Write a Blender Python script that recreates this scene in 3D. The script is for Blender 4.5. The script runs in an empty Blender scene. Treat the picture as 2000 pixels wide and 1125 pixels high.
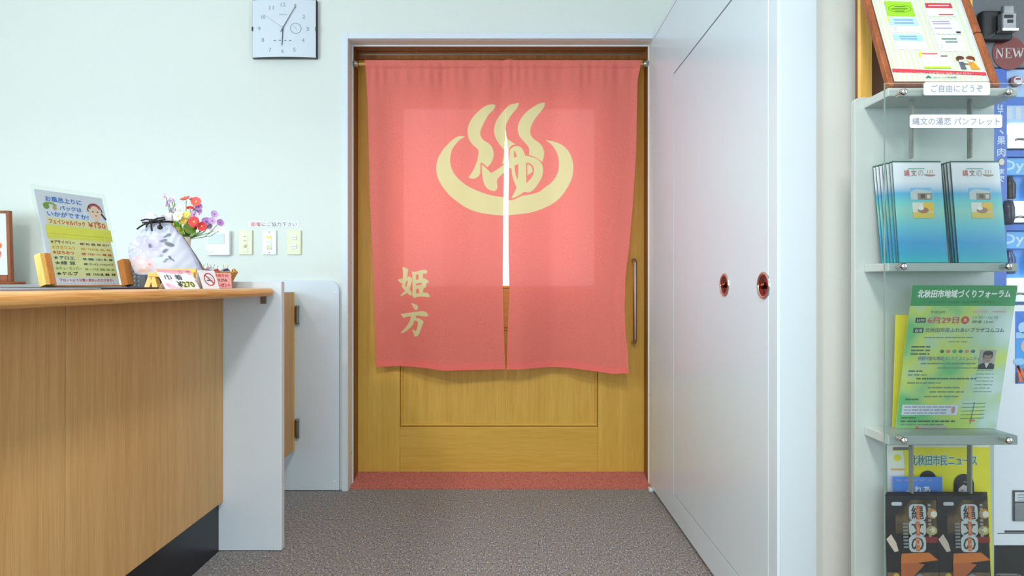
import bpy, bmesh, math, random
import numpy as np
from mathutils import Vector, Matrix
random.seed(7); np.random.seed(7)
SC = bpy.context.scene
COL = SC.collection
PI = math.pi
# ---------------------------------------------------------------- camera, light, exposure
F = 1110.0                      # focal length in pixels of the 2000 px wide photograph
CX, CY, EYE = 994.0, 555.0, 0.94
cam_data = bpy.data.cameras.new('camera'); cam_data.sensor_width = 36; cam_data.lens = F/2000*36
cam_data.shift_x = (1000-CX)/2000; cam_data.shift_y = -(562.5-CY)/2000
cam_data.clip_start = .02
cam = bpy.data.objects.new('camera', cam_data); COL.objects.link(cam)
cam.location = (0, 0, EYE); cam.rotation_euler = (PI/2, 0, 0)
SC.camera = cam
world = bpy.data.worlds.new('world'); SC.world = world; world.use_nodes = True
world.node_tree.nodes['Background'].inputs[0].default_value = (.82, .92, 1, 1)
world.node_tree.nodes['Background'].inputs[1].default_value = 1.0
def area(name, loc, aim, sx, sy, power, col):
    d = bpy.data.lights.new(name, 'AREA'); d.shape = 'RECTANGLE'; d.size = sx; d.size_y = sy; d.energy = power; d.color = col
    o = bpy.data.objects.new(name, d); COL.objects.link(o); o.location = loc
    o.rotation_euler = (Vector(aim)-Vector(loc)).to_track_quat('-Z', 'Y').to_euler()
    return o
CEIL = 2.52
for nm, loc, sy, pw in (('left', (-1.8, -.3), .3, 40), ('middle', (.07, -.1), .6, 32), ('right', (2.9, -.5), .8, 14)):
    o = area('ceiling_lamp_'+nm, (*loc, CEIL-.05), (*loc, 0), .3, sy, pw, (1, .98, .91)); o.data.spread = math.radians(152)
area('entrance_daylight', (-1.1, -3.32, 1.15), (-1.0, 0, .9), 3.4, 2.0, 44, (.68, .89, 1))
area('left_window_daylight', (-3.56, -.9, 1.3), (0, .5, 1.1), 1.8, 1.6, 96, (.68, .89, 1))
area('right_fill_daylight', (3.44, -.6, 1.55), (0, .3, 1.0), 1.2, 1.4, 30, (.74, .90, 1))  # unseen daylight source, added to brighten the price sign from the right
SC.view_settings.view_transform = 'Standard'; SC.view_settings.look = 'None'
SC.view_settings.exposure = 0.2; SC.view_settings.gamma = 1; SC.view_settings.use_curve_mapping = False

# ---------------------------------------------------------------- helpers
def lin(c):
    r = []
    for v in c[:3]:
        v = v/255.0
        r.append(v/12.92 if v <= .04045 else ((v+.055)/1.055)**2.4)
    return (*r, 1.0)
def P(px, py, Y): return Vector(((px-CX)*Y/F, Y, EYE-(py-CY)*Y/F))
MATS = {}
def base_mat(name):
    m = bpy.data.materials.new(name); m.use_nodes = True; MATS[name] = m
    nt = m.node_tree; b = nt.nodes['Principled BSDF']
    return m, nt, b
def nd(nt, t, **kw):
    n = nt.nodes.new(t)
    for k, v in kw.items():
        if k in n.inputs.keys() if isinstance(k, str) else False: n.inputs[k].default_value = v
        else: setattr(n, k, v)
    return n
def plain(name, c, rough=.5, metal=0, var=.04, scale=30, spec=.5, bump=0, trans=0, alpha=1, coat=0):
    """one colour with a faint procedural mottling"""
    if name in MATS: return MATS[name]
    m, nt, b = base_mat(name); L = lin(c)
    n = nd(nt, 'ShaderNodeTexNoise'); n.inputs['Scale'].default_value = scale; n.inputs['Detail'].default_value = 3
    tc = nd(nt, 'ShaderNodeTexCoord'); nt.links.new(tc.outputs['Object'], n.inputs['Vector'])
    r = nd(nt, 'ShaderNodeValToRGB')
    r.color_ramp.elements[0].position = .3; r.color_ramp.elements[1].position = .7
    r.color_ramp.elements[0].color = tuple(x*(1-var) for x in L[:3])+(1,)
    r.color_ramp.elements[1].color = tuple(min(1, x*(1+var)) for x in L[:3])+(1,)
    nt.links.new(n.outputs['Fac'], r.inputs[0]); nt.links.new(r.outputs[0], b.inputs['Base Color'])
    b.inputs['Roughness'].default_value = rough; b.inputs['Metallic'].default_value = metal
    b.inputs['Specular IOR Level'].default_value = spec
    b.inputs['Transmission Weight'].default_value = trans; b.inputs['Coat Weight'].default_value = coat
    if bump:
        bm = nd(nt, 'ShaderNodeBump'); bm.inputs['Strength'].default_value = bump; bm.inputs['Distance'].default_value = .002
        nt.links.new(n.outputs['Fac'], bm.inputs['Height']); nt.links.new(bm.outputs[0], b.inputs['Normal'])
    return m
def emit(name, c, s):
    if name in MATS: return MATS[name]
    m, nt, b = base_mat(name); b.inputs['Base Color'].default_value = lin(c)
    b.inputs['Emission Color'].default_value = lin(c); b.inputs['Emission Strength'].default_value = s
    b.inputs['Roughness'].default_value = .4
    return m
def wood(name, c1, c2, grain='Z', rough=.45, fine=1.0, spec=.4):
    if name in MATS: return MATS[name]
    m, nt, b = base_mat(name)
    tc = nd(nt, 'ShaderNodeTexCoord'); mp = nd(nt, 'ShaderNodeMapping')
    nt.links.new(tc.outputs['Object'], mp.inputs['Vector'])
    def layer(long, cross, detail):
        mp = nd(nt, 'ShaderNodeMapping'); nt.links.new(tc.outputs['Object'], mp.inputs['Vector'])
        mp.inputs['Scale'].default_value = {'X': (long, cross, cross), 'Y': (cross, long, cross), 'Z': (cross, cross, long)}[grain]
        n = nd(nt, 'ShaderNodeTexNoise'); n.inputs['Scale'].default_value = 1; n.inputs['Detail'].default_value = detail
        nt.links.new(mp.outputs[0], n.inputs['Vector']); return n
    a = layer(1.2*fine, 42*fine, 4); f = layer(9*fine, 330*fine, 2)
    mx = nd(nt, 'ShaderNodeMath'); mx.operation = 'MULTIPLY_ADD'; mx.inputs[1].default_value = .55
    nt.links.new(f.outputs['Fac'], mx.inputs[0]); 
    m2 = nd(nt, 'ShaderNodeMath'); m2.operation = 'MULTIPLY'; m2.inputs[1].default_value = .5
    nt.links.new(a.outputs['Fac'], m2.inputs[0]); nt.links.new(m2.outputs[0], mx.inputs[2])
    r = nd(nt, 'ShaderNodeValToRGB'); r.color_ramp.elements[0].position = .36; r.color_ramp.elements[1].position = .68
    r.color_ramp.elements[0].color = lin(c1); r.color_ramp.elements[1].color = lin(c2)
    nt.links.new(mx.outputs[0], r.inputs[0]); nt.links.new(r.outputs[0], b.inputs['Base Color'])
    b.inputs['Roughness'].default_value = rough; b.inputs['Specular IOR Level'].default_value = spec
    bm = nd(nt, 'ShaderNodeBump'); bm.inputs['Strength'].default_value = .08; bm.inputs['Distance'].default_value = .001
    nt.links.new(f.outputs['Fac'], bm.inputs['Height']); nt.links.new(bm.outputs[0], b.inputs['Normal'])
    return m
def glassy(name, c, alpha, rough=.05):
    """thin clear plastic sheet: mostly see-through with a gloss"""
    if name in MATS: return MATS[name]
    m, nt, b = base_mat(name); nt.nodes.remove(b)
    t = nd(nt, 'ShaderNodeBsdfTransparent'); t.inputs[0].default_value = lin(c)
    g = nd(nt, 'ShaderNodeBsdfGlossy'); g.inputs['Roughness'].default_value = rough
    d = nd(nt, 'ShaderNodeBsdfDiffuse'); d.inputs[0].default_value = lin((235, 240, 245))
    fr = nd(nt, 'ShaderNodeFresnel'); fr.inputs[0].default_value = 1.27
    m1 = nd(nt, 'ShaderNodeMixShader'); m1.inputs[0].default_value = alpha
    nt.links.new(t.outputs[0], m1.inputs[1]); nt.links.new(d.outputs[0], m1.inputs[2])
    m2 = nd(nt, 'ShaderNodeMixShader'); nt.links.new(fr.outputs[0], m2.inputs[0])
    nt.links.new(m1.outputs[0], m2.inputs[1]); nt.links.new(g.outputs[0], m2.inputs[2])
    nt.links.new(m2.outputs[0], nt.nodes['Material Output'].inputs[0])
    return m

class MB:
    """collects shapes (world coordinates) and links them as one mesh object"""
    def __init__(s): s.v = []; s.f = []; s.m = []; s.sm = []
    def add(s, verts, faces, mi=0, smooth=False):
        o = len(s.v); s.v += [tuple(v) for v in verts]
        for f in faces: s.f.append([i+o for i in f]); s.m.append(mi); s.sm.append(smooth)
        return s
    def bm(s, b, mi=0, smooth=False, M=None):
        b.verts.ensure_lookup_table()
        for i, v in enumerate(b.verts): v.index = i
        vs = [(M @ v.co if M else v.co.copy()) for v in b.verts]
        s.add(vs, [[v.index for v in f.verts] for f in b.faces], mi, smooth); b.free(); return s
    def box(s, x0, x1, y0, y1, z0, z1, bev=0, mi=0, seg=2, M=None):
        b = bmesh.new(); bmesh.ops.create_cube(b, size=1)
        for v in b.verts: v.co = Vector(((x0+x1)/2+v.co.x*(x1-x0), (y0+y1)/2+v.co.y*(y1-y0), (z0+z1)/2+v.co.z*(z1-z0)))
        if bev: bmesh.ops.bevel(b, geom=b.edges[:], offset=bev, segments=seg, profile=.5, affect='EDGES')
        return s.bm(b, mi, False, M)
    def tube(s, pts, r, n=12, mi=0, cap=True, smooth=True):
        pts = [Vector(p) for p in pts]; rs = r if isinstance(r, (list, tuple)) else [r]*len(pts)
        rings = []; up = None
        for i, p in enumerate(pts):
            d = (pts[min(i+1, len(pts)-1)]-pts[max(i-1, 0)]).normalized()
            if up is None:
                up = Vector((0, 0, 1)) if abs(d.z) < .9 else Vector((1, 0, 0))
            a = d.cross(up).normalized(); up = a.cross(d).normalized()
            rings.append([p+(a*math.cos(2*PI*k/n)+up*math.sin(2*PI*k/n))*rs[i] for k in range(n)])
        fs = [[i*n+k, i*n+(k+1) % n, (i+1)*n+(k+1) % n, (i+1)*n+k] for i in range(len(pts)-1) for k in range(n)]
        s.add(sum(rings, []), fs, mi, smooth)
        if cap:
            s.add(rings[0], [list(range(n))[::-1]], mi); s.add(rings[-1], [list(range(n))], mi)
        return s
    def cyl(s, p, q, r, n=20, mi=0, r2=None): return s.tube([p, q], [r, r if r2 is None else r2], n, mi)
    def lathe(s, prof, M=None, n=20, mi=0, smooth=True):
        """prof: (radius, height) list turned round local Z"""
        vs = []; fs = []
        for (r, z) in prof:
            for k in range(n):
                v = Vector((r*math.cos(2*PI*k/n), r*math.sin(2*PI*k/n), z)); vs.append(M @ v if M else v)
        for i in range(len(prof)-1):
            for k in range(n): fs.append([i*n+k, i*n+(k+1) % n, (i+1)*n+(k+1) % n, (i+1)*n+k])
        return s.add(vs, fs, mi, smooth)
    def prism(s, poly, fr, d0, d1, mi=0, bev=0):
        """poly: (u, v) outline in frame fr = (origin, right, up, normal), from depth d0 to d1 along normal"""
        o, r, u, n = fr
        b = bmesh.new(); vs = [b.verts.new(o+r*p[0]+u*p[1]+n*d0) for p in poly]; f = b.faces.new(vs)
        if d1 != d0:
            e = bmesh.ops.extrude_face_region(b, geom=[f])
            bmesh.ops.translate(b, vec=n*(d1-d0), verts=[x for x in e['geom'] if isinstance(x, bmesh.types.BMVert)])
            if bev: bmesh.ops.bevel(b, geom=b.edges[:], offset=bev, segments=2, profile=.5, affect='EDGES')
            bmesh.ops.recalc_face_normals(b, faces=b.faces[:])
        return s.bm(b, mi)
    def ball(s, c, r, sc=(1, 1, 1), mi=0, sub=2, M=None):
        b = bmesh.new(); bmesh.ops.create_icosphere(b, subdivisions=sub, radius=r)
        for v in b.verts: v.co = Vector((v.co.x*sc[0], v.co.y*sc[1], v.co.z*sc[2]))
        if M: 
            for v in b.verts: v.co = M @ v.co
        for v in b.verts: v.co += Vector(c)
        return s.bm(b, mi, True)
    def build(s, name, mats, parent=None, loc=None, smooth_angle=None):
        mats = mats if isinstance(mats, (list, tuple)) else [mats]
        off = Vector(loc) if loc is not None else Vector((0, 0, 0))
        par = parent
        while par is not None: off += par.location; par = par.parent
        me = bpy.data.meshes.new(name)
        me.from_pydata([tuple(Vector(v)-off) for v in s.v], [], s.f)
        for m in mats: me.materials.append(m)
        me.polygons.foreach_set('material_index', s.m); me.polygons.foreach_set('use_smooth', s.sm)
        me.update()
        o = bpy.data.objects.new(name, me); COL.objects.link(o)
        if loc is not None: o.location = loc if parent is None else Vector(loc)
        if parent is not None: o.parent = parent
        return o
def thing(name, label, cat, loc, group=None):
    o = bpy.data.objects.new(name, None); COL.objects.link(o); o.location = loc; o.empty_display_size = .05
    return tag(o, label, cat, group)
def tag(o, label, cat, group=None):
    o['label'] = label; o['category'] = cat
    if group: o['group'] = group
    return o
def struct(o): o['kind'] = 'structure'; return o
def dup(root, loc, label):
    r = root.copy(); COL.objects.link(r); r.location = loc; r['label'] = label
    for ch in list(root.children):
        c = ch.copy(); COL.objects.link(c); c.parent = r
        for g in list(ch.children):
            d = g.copy(); COL.objects.link(d); d.parent = c
    return r
def frame(o, r, u):
    r = Vector(r).normalized(); u = Vector(u); u = (u-r*u.dot(r)).normalized()
    return (Vector(o), r, u, r.cross(u).normalized())
def text_mesh(body):
    c = bpy.data.curves.new('lettering', 'FONT'); c.body = body; c.size = 1; c.resolution_u = 2
    o = bpy.data.objects.new('lettering', c); me = o.to_mesh()
    vs = np.array([v.co[:2] for v in me.vertices]) if len(me.vertices) else np.zeros((0, 2)); fs = [list(p.vertices) for p in me.polygons]
    o.to_mesh_clear(); bpy.data.objects.remove(o); bpy.data.curves.remove(c)
    return vs, fs
class Print:
    """flat ink on a surface: shapes in local (u right, v up) metres in a frame, one mesh with a slot per colour"""
    def __init__(s, fr, rough=.5): s.fr = fr; s.mb = MB(); s.mats = []; s.rough = rough; s.layer = .0003
    def mat(s, c):
        if isinstance(c, bpy.types.Material): m = c
        else: m = plain('ink_%d_%d_%d' % tuple(c), c, s.rough, var=.03)
        if m not in s.mats: s.mats.append(m)
        return s.mats.index(m)
    def at(s, uv, layer):
        o, r, u, n = s.fr; return [o+r*float(p[0])+u*float(p[1])+n*s.layer*layer for p in uv]
    def poly(s, uv, c, layer=1): s.mb.add(s.at(uv, layer), [list(range(len(uv)))], s.mat(c)); return s
    def rect(s, u0, v0, u1, v1, c, layer=1): return s.poly([(u0, v0), (u1, v0), (u1, v1), (u0, v1)], c, layer)
    def disc(s, u, v, a, b, c, layer=1, n=24, a0=0, a1=2*PI):
        return s.poly([(u+a*math.cos(a0+(a1-a0)*k/n), v+b*math.sin(a0+(a1-a0)*k/n)) for k in range(n)], c, layer)
    def ring(s, u, v, ro, ri, c, layer=1, n=36, asp=1, a0=0, a1=2*PI):
        vs = []
        for k in range(n+1):
            a = a0+(a1-a0)*k/n; vs += [(u+ro*math.cos(a), v+ro*asp*math.sin(a)), (u+ri*math.cos(a), v+ri*asp*math.sin(a))]
        s.mb.add(s.at(vs, layer), [[2*k, 2*k+2, 2*k+3, 2*k+1] for k in range(n)], s.mat(c)); return s
    def line(s, u0, v0, u1, v1, w, c, layer=1):
        d = Vector((u1-u0, v1-v0)).normalized(); p = Vector((-d.y, d.x))*w/2
        return s.poly([(u0+p.x, v0+p.y), (u0-p.x, v0-p.y), (u1-p.x, v1-p.y), (u1+p.x, v1+p.y)], c, layer)
    def text(s, body, u0, v0, w, h, c, layer=2, bold=0):
        """stretch the words into the box with lower left corner (u0, v0)"""
        vs, fs = text_mesh(body)
        if len(vs) == 0: return s
        lo, hi = vs.min(0), vs.max(0); q = (vs-lo)/np.maximum(hi-lo, 1e-6)*np.array([w, h])+np.array([u0, v0])
        for du, dv in ([(0, 0)] if not bold else [(-bold, 0), (bold, 0), (0, bold), (0, -bold)]):
            s.mb.add(s.at(q+np.array([du, dv]), layer), fs, s.mat(c)); layer += .05
        return s
    def build(s, name, parent): return s.mb.build(name, s.mats, parent)

# ---------------------------------------------------------------- materials
def wallpaper():
    m, nt, b = base_mat('cream_wallpaper')
    tc = nd(nt, 'ShaderNodeTexCoord'); mp = nd(nt, 'ShaderNodeMapping'); mp.inputs['Scale'].default_value = (160, 160, 420)
    nt.links.new(tc.outputs['Object'], mp.inputs['Vector'])
    n = nd(nt, 'ShaderNodeTexNoise'); n.inputs['Scale'].default_value = 1; n.inputs['Detail'].default_value = 3
    nt.links.new(mp.outputs[0], n.inputs['Vector'])
    r = nd(nt, 'ShaderNodeValToRGB'); r.color_ramp.elements[0].color = lin((222, 228, 223)); r.color_ramp.elements[1].color = lin((229, 235, 231))
    nt.links.new(n.outputs['Fac'], r.inputs[0]); nt.links.new(r.outputs[0], b.inputs['Base Color'])
    b.inputs['Roughness'].default_value = .7; b.inputs['Specular IOR Level'].default_value = .25
    bm = nd(nt, 'ShaderNodeBump'); bm.inputs['Strength'].default_value = .12; bm.inputs['Distance'].default_value = .002
    nt.links.new(n.outputs['Fac'], bm.inputs['Height']); nt.links.new(bm.outputs[0], b.inputs['Normal'])
    return m
def carpet(name, cols, scale, stretch=(1, 1, 1), bump=.7):
    m, nt, b = base_mat(name)
    tc = nd(nt, 'ShaderNodeTexCoord'); mp = nd(nt, 'ShaderNodeMapping'); mp.inputs['Scale'].default_value = stretch
    oi = nd(nt, 'ShaderNodeObjectInfo'); ad = nd(nt, 'ShaderNodeVectorMath'); ad.operation = 'ADD'
    nt.links.new(tc.outputs['Object'], ad.inputs[0]); nt.links.new(oi.outputs['Location'], ad.inputs[1])
    nt.links.new(ad.outputs[0], mp.inputs['Vector'])
    n = nd(nt, 'ShaderNodeTexNoise'); n.inputs['Scale'].default_value = scale; n.inputs['Detail'].default_value = 2.5; n.inputs['Roughness'].default_value = .65
    nt.links.new(mp.outputs[0], n.inputs['Vector'])
    r = nd(nt, 'ShaderNodeValToRGB'); e = r.color_ramp.elements
    for i in range(len(cols)-2): e.new(.5)
    for i, c in enumerate(cols): e[i].position = .36+.28*i/(len(cols)-1); e[i].color = lin(c)
    nt.links.new(n.outputs['Fac'], r.inputs[0]); nt.links.new(r.outputs[0], b.inputs['Base Color'])
    b.inputs['Roughness'].default_value = .95; b.inputs['Specular IOR Level'].default_value = .1
    b.inputs['Sheen Weight'].default_value = .15
    bm = nd(nt, 'ShaderNodeBump'); bm.inputs['Strength'].default_value = bump; bm.inputs['Distance'].default_value = .004
    nt.links.new(n.outputs['Fac'], bm.inputs['Height']); nt.links.new(bm.outputs[0], b.inputs['Normal'])
    return m
WALL = wallpaper()
CARPET = carpet('grey_fleck_carpet', [(66, 68, 76), (106, 122, 150), (162, 140, 112), (98, 108, 120), (204, 202, 200)], 190, (1, .5, 1), .45)
PINKC = carpet('pink_carpet', [(164, 84, 74), (192, 108, 96), (210, 132, 118)], 170)
WHITE = plain('white_paint', (222, 233, 245), .32, var=.012, scale=4, spec=.45)
WHITEG = plain('white_steel', (214, 228, 238), .22, var=.01, scale=3, spec=.5)
TRIMW = plain('white_trim', (222, 232, 242), .35, var=.012, scale=6)
DOORW = wood('door_wood', (202, 156, 60), (221, 180, 84), 'Z')
DOORH = wood('door_wood_cross', (202, 156, 60), (220, 179, 83), 'X')
JAMB = wood('jamb_wood', (116, 70, 28), (148, 96, 42), 'Z')
COUNT = wood('counter_wood', (190, 144, 88), (208, 166, 110), 'Z')
TOPW = wood('countertop_wood', (192, 126, 60), (232, 182, 116), 'Y', rough=.3)
PINE = wood('pine', (222, 170, 78), (238, 196, 112), 'Z', fine=1.5)
PINEH = wood('pine_cross', (214, 160, 68), (236, 190, 100), 'X', fine=1.5)
BROWNW = wood('brown_frame_wood', (120, 62, 32), (170, 96, 52), 'Z', fine=1.5)
DARKW = wood('dark_frame_wood', (84, 46, 32), (120, 70, 50), 'Z', fine=1.5)
BLOCKW = wood('block_wood', (182, 110, 50), (210, 140, 72), 'Z', fine=1.5)
STEEL = plain('brushed_steel', (176, 170, 162), .28, 1, var=.05)
CHROME = plain('chrome', (215, 215, 215), .12, 1, var=.02)
COPPER = plain('copper_recess', (150, 72, 48), .25, 1, var=.1)
DSTEEL = plain('dark_steel', (140, 132, 124), .35, .9, var=.08)
BLACK = plain('black_plastic', (22, 23, 28), .4, var=.1)
PAPER = plain('white_paper', (238, 240, 246), .6, var=.01)
CREAMP = plain('cream_plastic', (232, 232, 200), .35, var=.01)
WPL = plain('white_plastic', (240, 242, 246), .35, var=.01)
GREYP = plain('rack_grey', (184, 193, 190), .4, var=.015)
CLEAR = glassy('clear_acrylic', (252, 254, 253), .004)
EDGE = plain('acrylic_edge', (120, 150, 140), .2, var=.05)

# ---------------------------------------------------------------- setting
YW = 2.60                                 # face of the back wall
XL, XR, YF = -3.5, 3.3, -3.2
DX0, DX1, DZ = -.731, .660, 2.055         # doorway
m = MB()
m.box(XL, DX0-.013, YW, YW+.2, 0, CEIL); m.box(DX0-.013, DX1+.008, YW, YW+.2, DZ+.013, CEIL); m.box(DX1+.008, XR, YW, YW+.2, 0, CEIL)
struct(m.build('wall_back', WALL))
m = MB(); LY0, LY1, LZ0, LZ1 = -1.85, .05, .45, 2.15
m.box(XL-.1, XL, YF, LY0, 0, CEIL); m.box(XL-.1, XL, LY1, YW+.2, 0, CEIL); m.box(XL-.1, XL, LY0, LY1, 0, LZ0); m.box(XL-.1, XL, LY0, LY1, LZ1, CEIL)
struct(m.build('wall_left', WALL))
m = MB()
for y in (LY0, LY1-.05): m.box(XL-.09, XL-.03, y, y+.05, LZ0, LZ1)
for z in (LZ0, LZ1-.05): m.box(XL-.09, XL-.03, LY0+.05, LY1-.05, z, z+.05)
struct(m.build('window_2', STEEL))
m = MB(); RY0, RY1, RZ0, RZ1 = -1.25, .05, .80, 2.3
m.box(XR, XR+.1, YF, RY0, 0, CEIL); m.box(XR, XR+.1, RY1, YW+.2, 0, CEIL); m.box(XR, XR+.1, RY0, RY1, 0, RZ0); m.box(XR, XR+.1, RY0, RY1, RZ1, CEIL)
struct(m.build('wall_right', WALL))
m = MB()
for y in (RY0, RY1-.05): m.box(XR+.07, XR+.1, y, y+.05, RZ0, RZ1)
for z in (RZ0, RZ1-.05): m.box(XR+.07, XR+.1, RY0+.05, RY1-.05, z, z+.05)
struct(m.build('added_window_3', STEEL))  # unseen window frame, added round the opening of the right fill light
struct(MB().box(.747, 1.10, 1.388, YW, 0, CEIL, .006).build('wall_pier', WALL))
m = MB(); WX0, WX1, WZ0, WZ1 = -2.9, .7, .1, 2.2
m.box(XL, WX0, YF-.1, YF, 0, CEIL); m.box(WX1, XR, YF-.1, YF, 0, CEIL); m.box(WX0, WX1, YF-.1, YF, 0, WZ0); m.box(WX0, WX1, YF-.1, YF, WZ1, CEIL)
struct(m.build('wall_front', WALL))
struct(MB().box(XL-.1, XR+.1, YF-.1, YW+.2, CEIL, CEIL+.08).build('ceiling', plain('ceiling_board', (236, 236, 230), .8, var=.01)))
m = MB()
for x in (WX0, (WX0+WX1)/2-.025, WX1-.05): m.box(x, x+.05, YF-.08, YF-.02, WZ0, WZ1)
m.box(WX0, WX1, YF-.08, YF-.02, WZ1-.05, WZ1); m.box(WX0, WX1, YF-.08, YF-.02, WZ0, WZ0+.05)
struct(m.build('window_1', STEEL))
fl = struct(MB().box(XL-.1, XR+.1, YF-.1, YW+.2, -.08, -.006).build('floor', plain('floor_slab', (110, 104, 98), .9)))
tile_me = None
t0 = MB().box(-.24985, .24985, -.24985, .24985, -.006, 0, .0005, seg=1)
first = None
for i in range(14):
    for j in range(12):
        x = -3.65+.25+.5*i+.25*0; y = 2.40-.5*j
        x = .095+.25+.5*(i-8)
        if first is None: first = o = t0.build('carpet_tile', CARPET, fl); 
        else: o = first.copy(); COL.objects.link(o)
        o.parent = fl; o.location = (x, y, 0)
# doorway casing: white front strip, white stepped reveal, wood reveal
m = MB(); e = .0
def arch(m, x0, x1, z1, y0, y1, w, mi=0, bev=.0015):
    """a door-shaped band: inner edge x0..x1 / z1, band width w outward, depth y0..y1"""
    m.box(x0-w, x0, y0, y1, 0, z1+w, bev, mi); m.box(x1, x1+w, y0, y1, 0, z1+w, bev, mi); m.box(x0, x1, y0, y1, z1, z1+w, bev, mi)
arch(m, DX0, DX1-.006, DZ, 2.578, 2.600, .027)
struct(m.build('trim_1', TRIMW))
m = MB(); arch(m, DX0, DX1-.006, DZ, 2.600, 2.664, .012); struct(m.build('trim_2', plain('casing_reveal', (222, 220, 210), .4, var=.01)))
m = MB(); arch(m, DX0+.004, DX1-.010, DZ-.004, 2.650, 2.664, .012, bev=.003)
struct(m.build('trim_3', TRIMW))
m = MB(); arch(m, DX0+.002, DX1-.008, DZ-.002, 2.664, 2.760, .012, bev=.001); struct(m.build('trim_4', JAMB))
o = tag(MB().box(.636, .6545, 2.572, 2.577, 0, .014, .002).box(.636, .650, 2.5775, 2.60, 0, .014, .002).build('door_stop', TRIMW, None, (.645, 2.58, 0)), 'small white corner stop on the floor at the right foot of the doorway', 'door stop')
# screws in the casing reveal
for (py, z) in ((141, 0), (513, 0), (884, 0)):
    z = EYE-(py-CY)*2.63/F
    struct(MB().cyl((DX0-.0005, 2.63, z), (DX0+.0015, 2.63, z), .004, 12).build('trim_5', STEEL))
# sloping pink carpet in the doorway
m = MB(); a, b_ = DX0+.003, DX1-.009
m.add([(a, 2.605, 0), (b_, 2.605, 0), (b_, 2.76, .035), (a, 2.76, .035), (a, 2.605, .003), (b_, 2.605, .003), (b_, 2.76, .037), (a, 2.76, .037)],
      [[0, 1, 2, 3], [4, 5, 6, 7], [0, 1, 5, 4], [1, 2, 6, 5], [2, 3, 7, 6], [3, 0, 4, 7]])
for i in range(0, 1): pass
tag(m.build('threshold_carpet', PINKC, None, (0, 2.68, 0)), 'salmon pink carpet strip sloping up across the doorway sill', 'carpet')

# sliding door
YD = 2.745; K = F/YD
def dx(px): return (px-CX)/K
def dz(py): return EYE-(py-CY)/K
d1 = thing('door_1', 'oak sliding door with a lit frosted window and recessed lower panel', 'door', (0, YD, .046)); d1['kind'] = 'structure'; del d1['category']; del d1['label']
L, R, T, B = DX0-.06, DX1+.05, dz(101), dz(921.5)
xs0, xs1 = dx(781), dx(1168)
MB().box(L, xs0, YD, YD+.036, B, T, .0015).build('stile', DOORW, d1)
MB().box(xs1, R, YD, YD+.036, B, T, .0015).build('stile', DOORW, d1)
MB().box(xs0+.0006, xs1-.0006, YD, YD+.036, B, dz(834), .0012).build('rail', DOORH, d1)
MB().box(xs0+.0006, xs1-.0006, YD, YD+.036, dz(640), dz(565), .0012).build('rail', DOORH, d1)
MB().box(xs0+.0006, xs1-.0006, YD, YD+.036, dz(205), T, .0012).build('rail', DOORH, d1)
MB().box(xs0+.001, xs1-.001, YD+.010, YD+.026, dz(834)+.001, dz(640)-.001).build('panel', DOORW, d1)
def bead(x0, x1, z0, z1):
    m = MB(); y = YD+.002; w = .016
    def strip(p, q, ax):
        p, q = Vector(p), Vector(q)
        n = Vector(ax)
        prof = [(0, .009), (.003, .001), (.008, -.001), (.013, .003), (.016, .009)]
        d = (q-p).normalized(); vs = []
        for (u, h) in prof: vs.append(p+n*u+d*u+Vector((0, h, 0)))
        for (u, h) in prof: vs.append(q+n*u-d*u+Vector((0, h, 0)))
        k = len(prof); m.add(vs, [[i, i+1, k+i+1, k+i] for i in range(k-1)], 0)
    strip((x0, y, z0), (x1, y, z0), (0, 0, 1)); strip((x1, y, z0), (x1, y, z1), (-1, 0, 0))
    strip((x1, y, z1), (x0, y, z1), (0, 0, -1)); strip((x0, y, z1), (x0, y, z0), (1, 0, 0))
    return m
bead(xs0+.001, xs1-.001, dz(834)+.001, dz(640)-.001).build('moulding', DOORH, d1)
bead(xs0+.001, xs1-.001, dz(565)+.001, dz(205)-.001).build('moulding', DOORH, d1)
GL = [(xs0+.016, dx(864), 'lit_glass_side', .98), (dx(864), dx(1076), 'lit_glass', .66), (dx(1076), xs1-.016, 'lit_glass_side', .98)]
for (x0, x1, mn, st) in GL:
    MB().box(x0+.0005, x1-.0005, YD+.012, YD+.018, dz(565)+.016, dz(205)-.016).build('glass_pane', emit(mn, (246, 248, 255), st), d1)
# handle: bent steel bar on two round roses
hx, hb = dx(1236), .047
m = MB(); zt, zb = dz(508), dz(668); y1 = YD-hb; rr = .022
pts = [(hx, YD-.002, zt), (hx, YD-.02, zt)]
pts += [(hx, YD-.02-(hb-.02)*math.sin(a), zt-rr*(1-math.cos(a))) for a in np.linspace(.2, PI/2, 6)]
pts2 = [(hx, YD-.002, zb), (hx, YD-.02, zb)]+[(hx, YD-.02-(hb-.02)*math.sin(a), zb+rr*(1-math.cos(a))) for a in np.linspace(.2, PI/2, 6)]
m.tube(pts+pts2[::-1], .0088, 14)
h = m.build('door_handle', STEEL, d1)
for z in (zt, zb): MB().lathe([(0, -.006), (.013, -.005), (.0145, -.001), (.0145, 0)], Matrix.Translation((hx, YD, z)) @ Matrix.Rotation(-PI/2, 4, 'X') @ Matrix.Scale(-1, 4, (0, 0, 1)), 20).build('handle_rose', STEEL, h)
# header track
o = MB().box(DX0+.01, DX1-.02, 2.725, 2.735, dz(110.5), dz(107), .001).build('trim_6', STEEL); struct(o)
struct(MB().box(DX0-.02, DX1+.02, 2.728, 2.742, dz(118), DZ+.01).build('trim_7', JAMB))
# room beyond (closed, dark) so nothing leaks round the door
struct(MB().box(-1.2, 1.1, 2.84, 2.86, 0, CEIL).build('wall_beyond', WALL))

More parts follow.
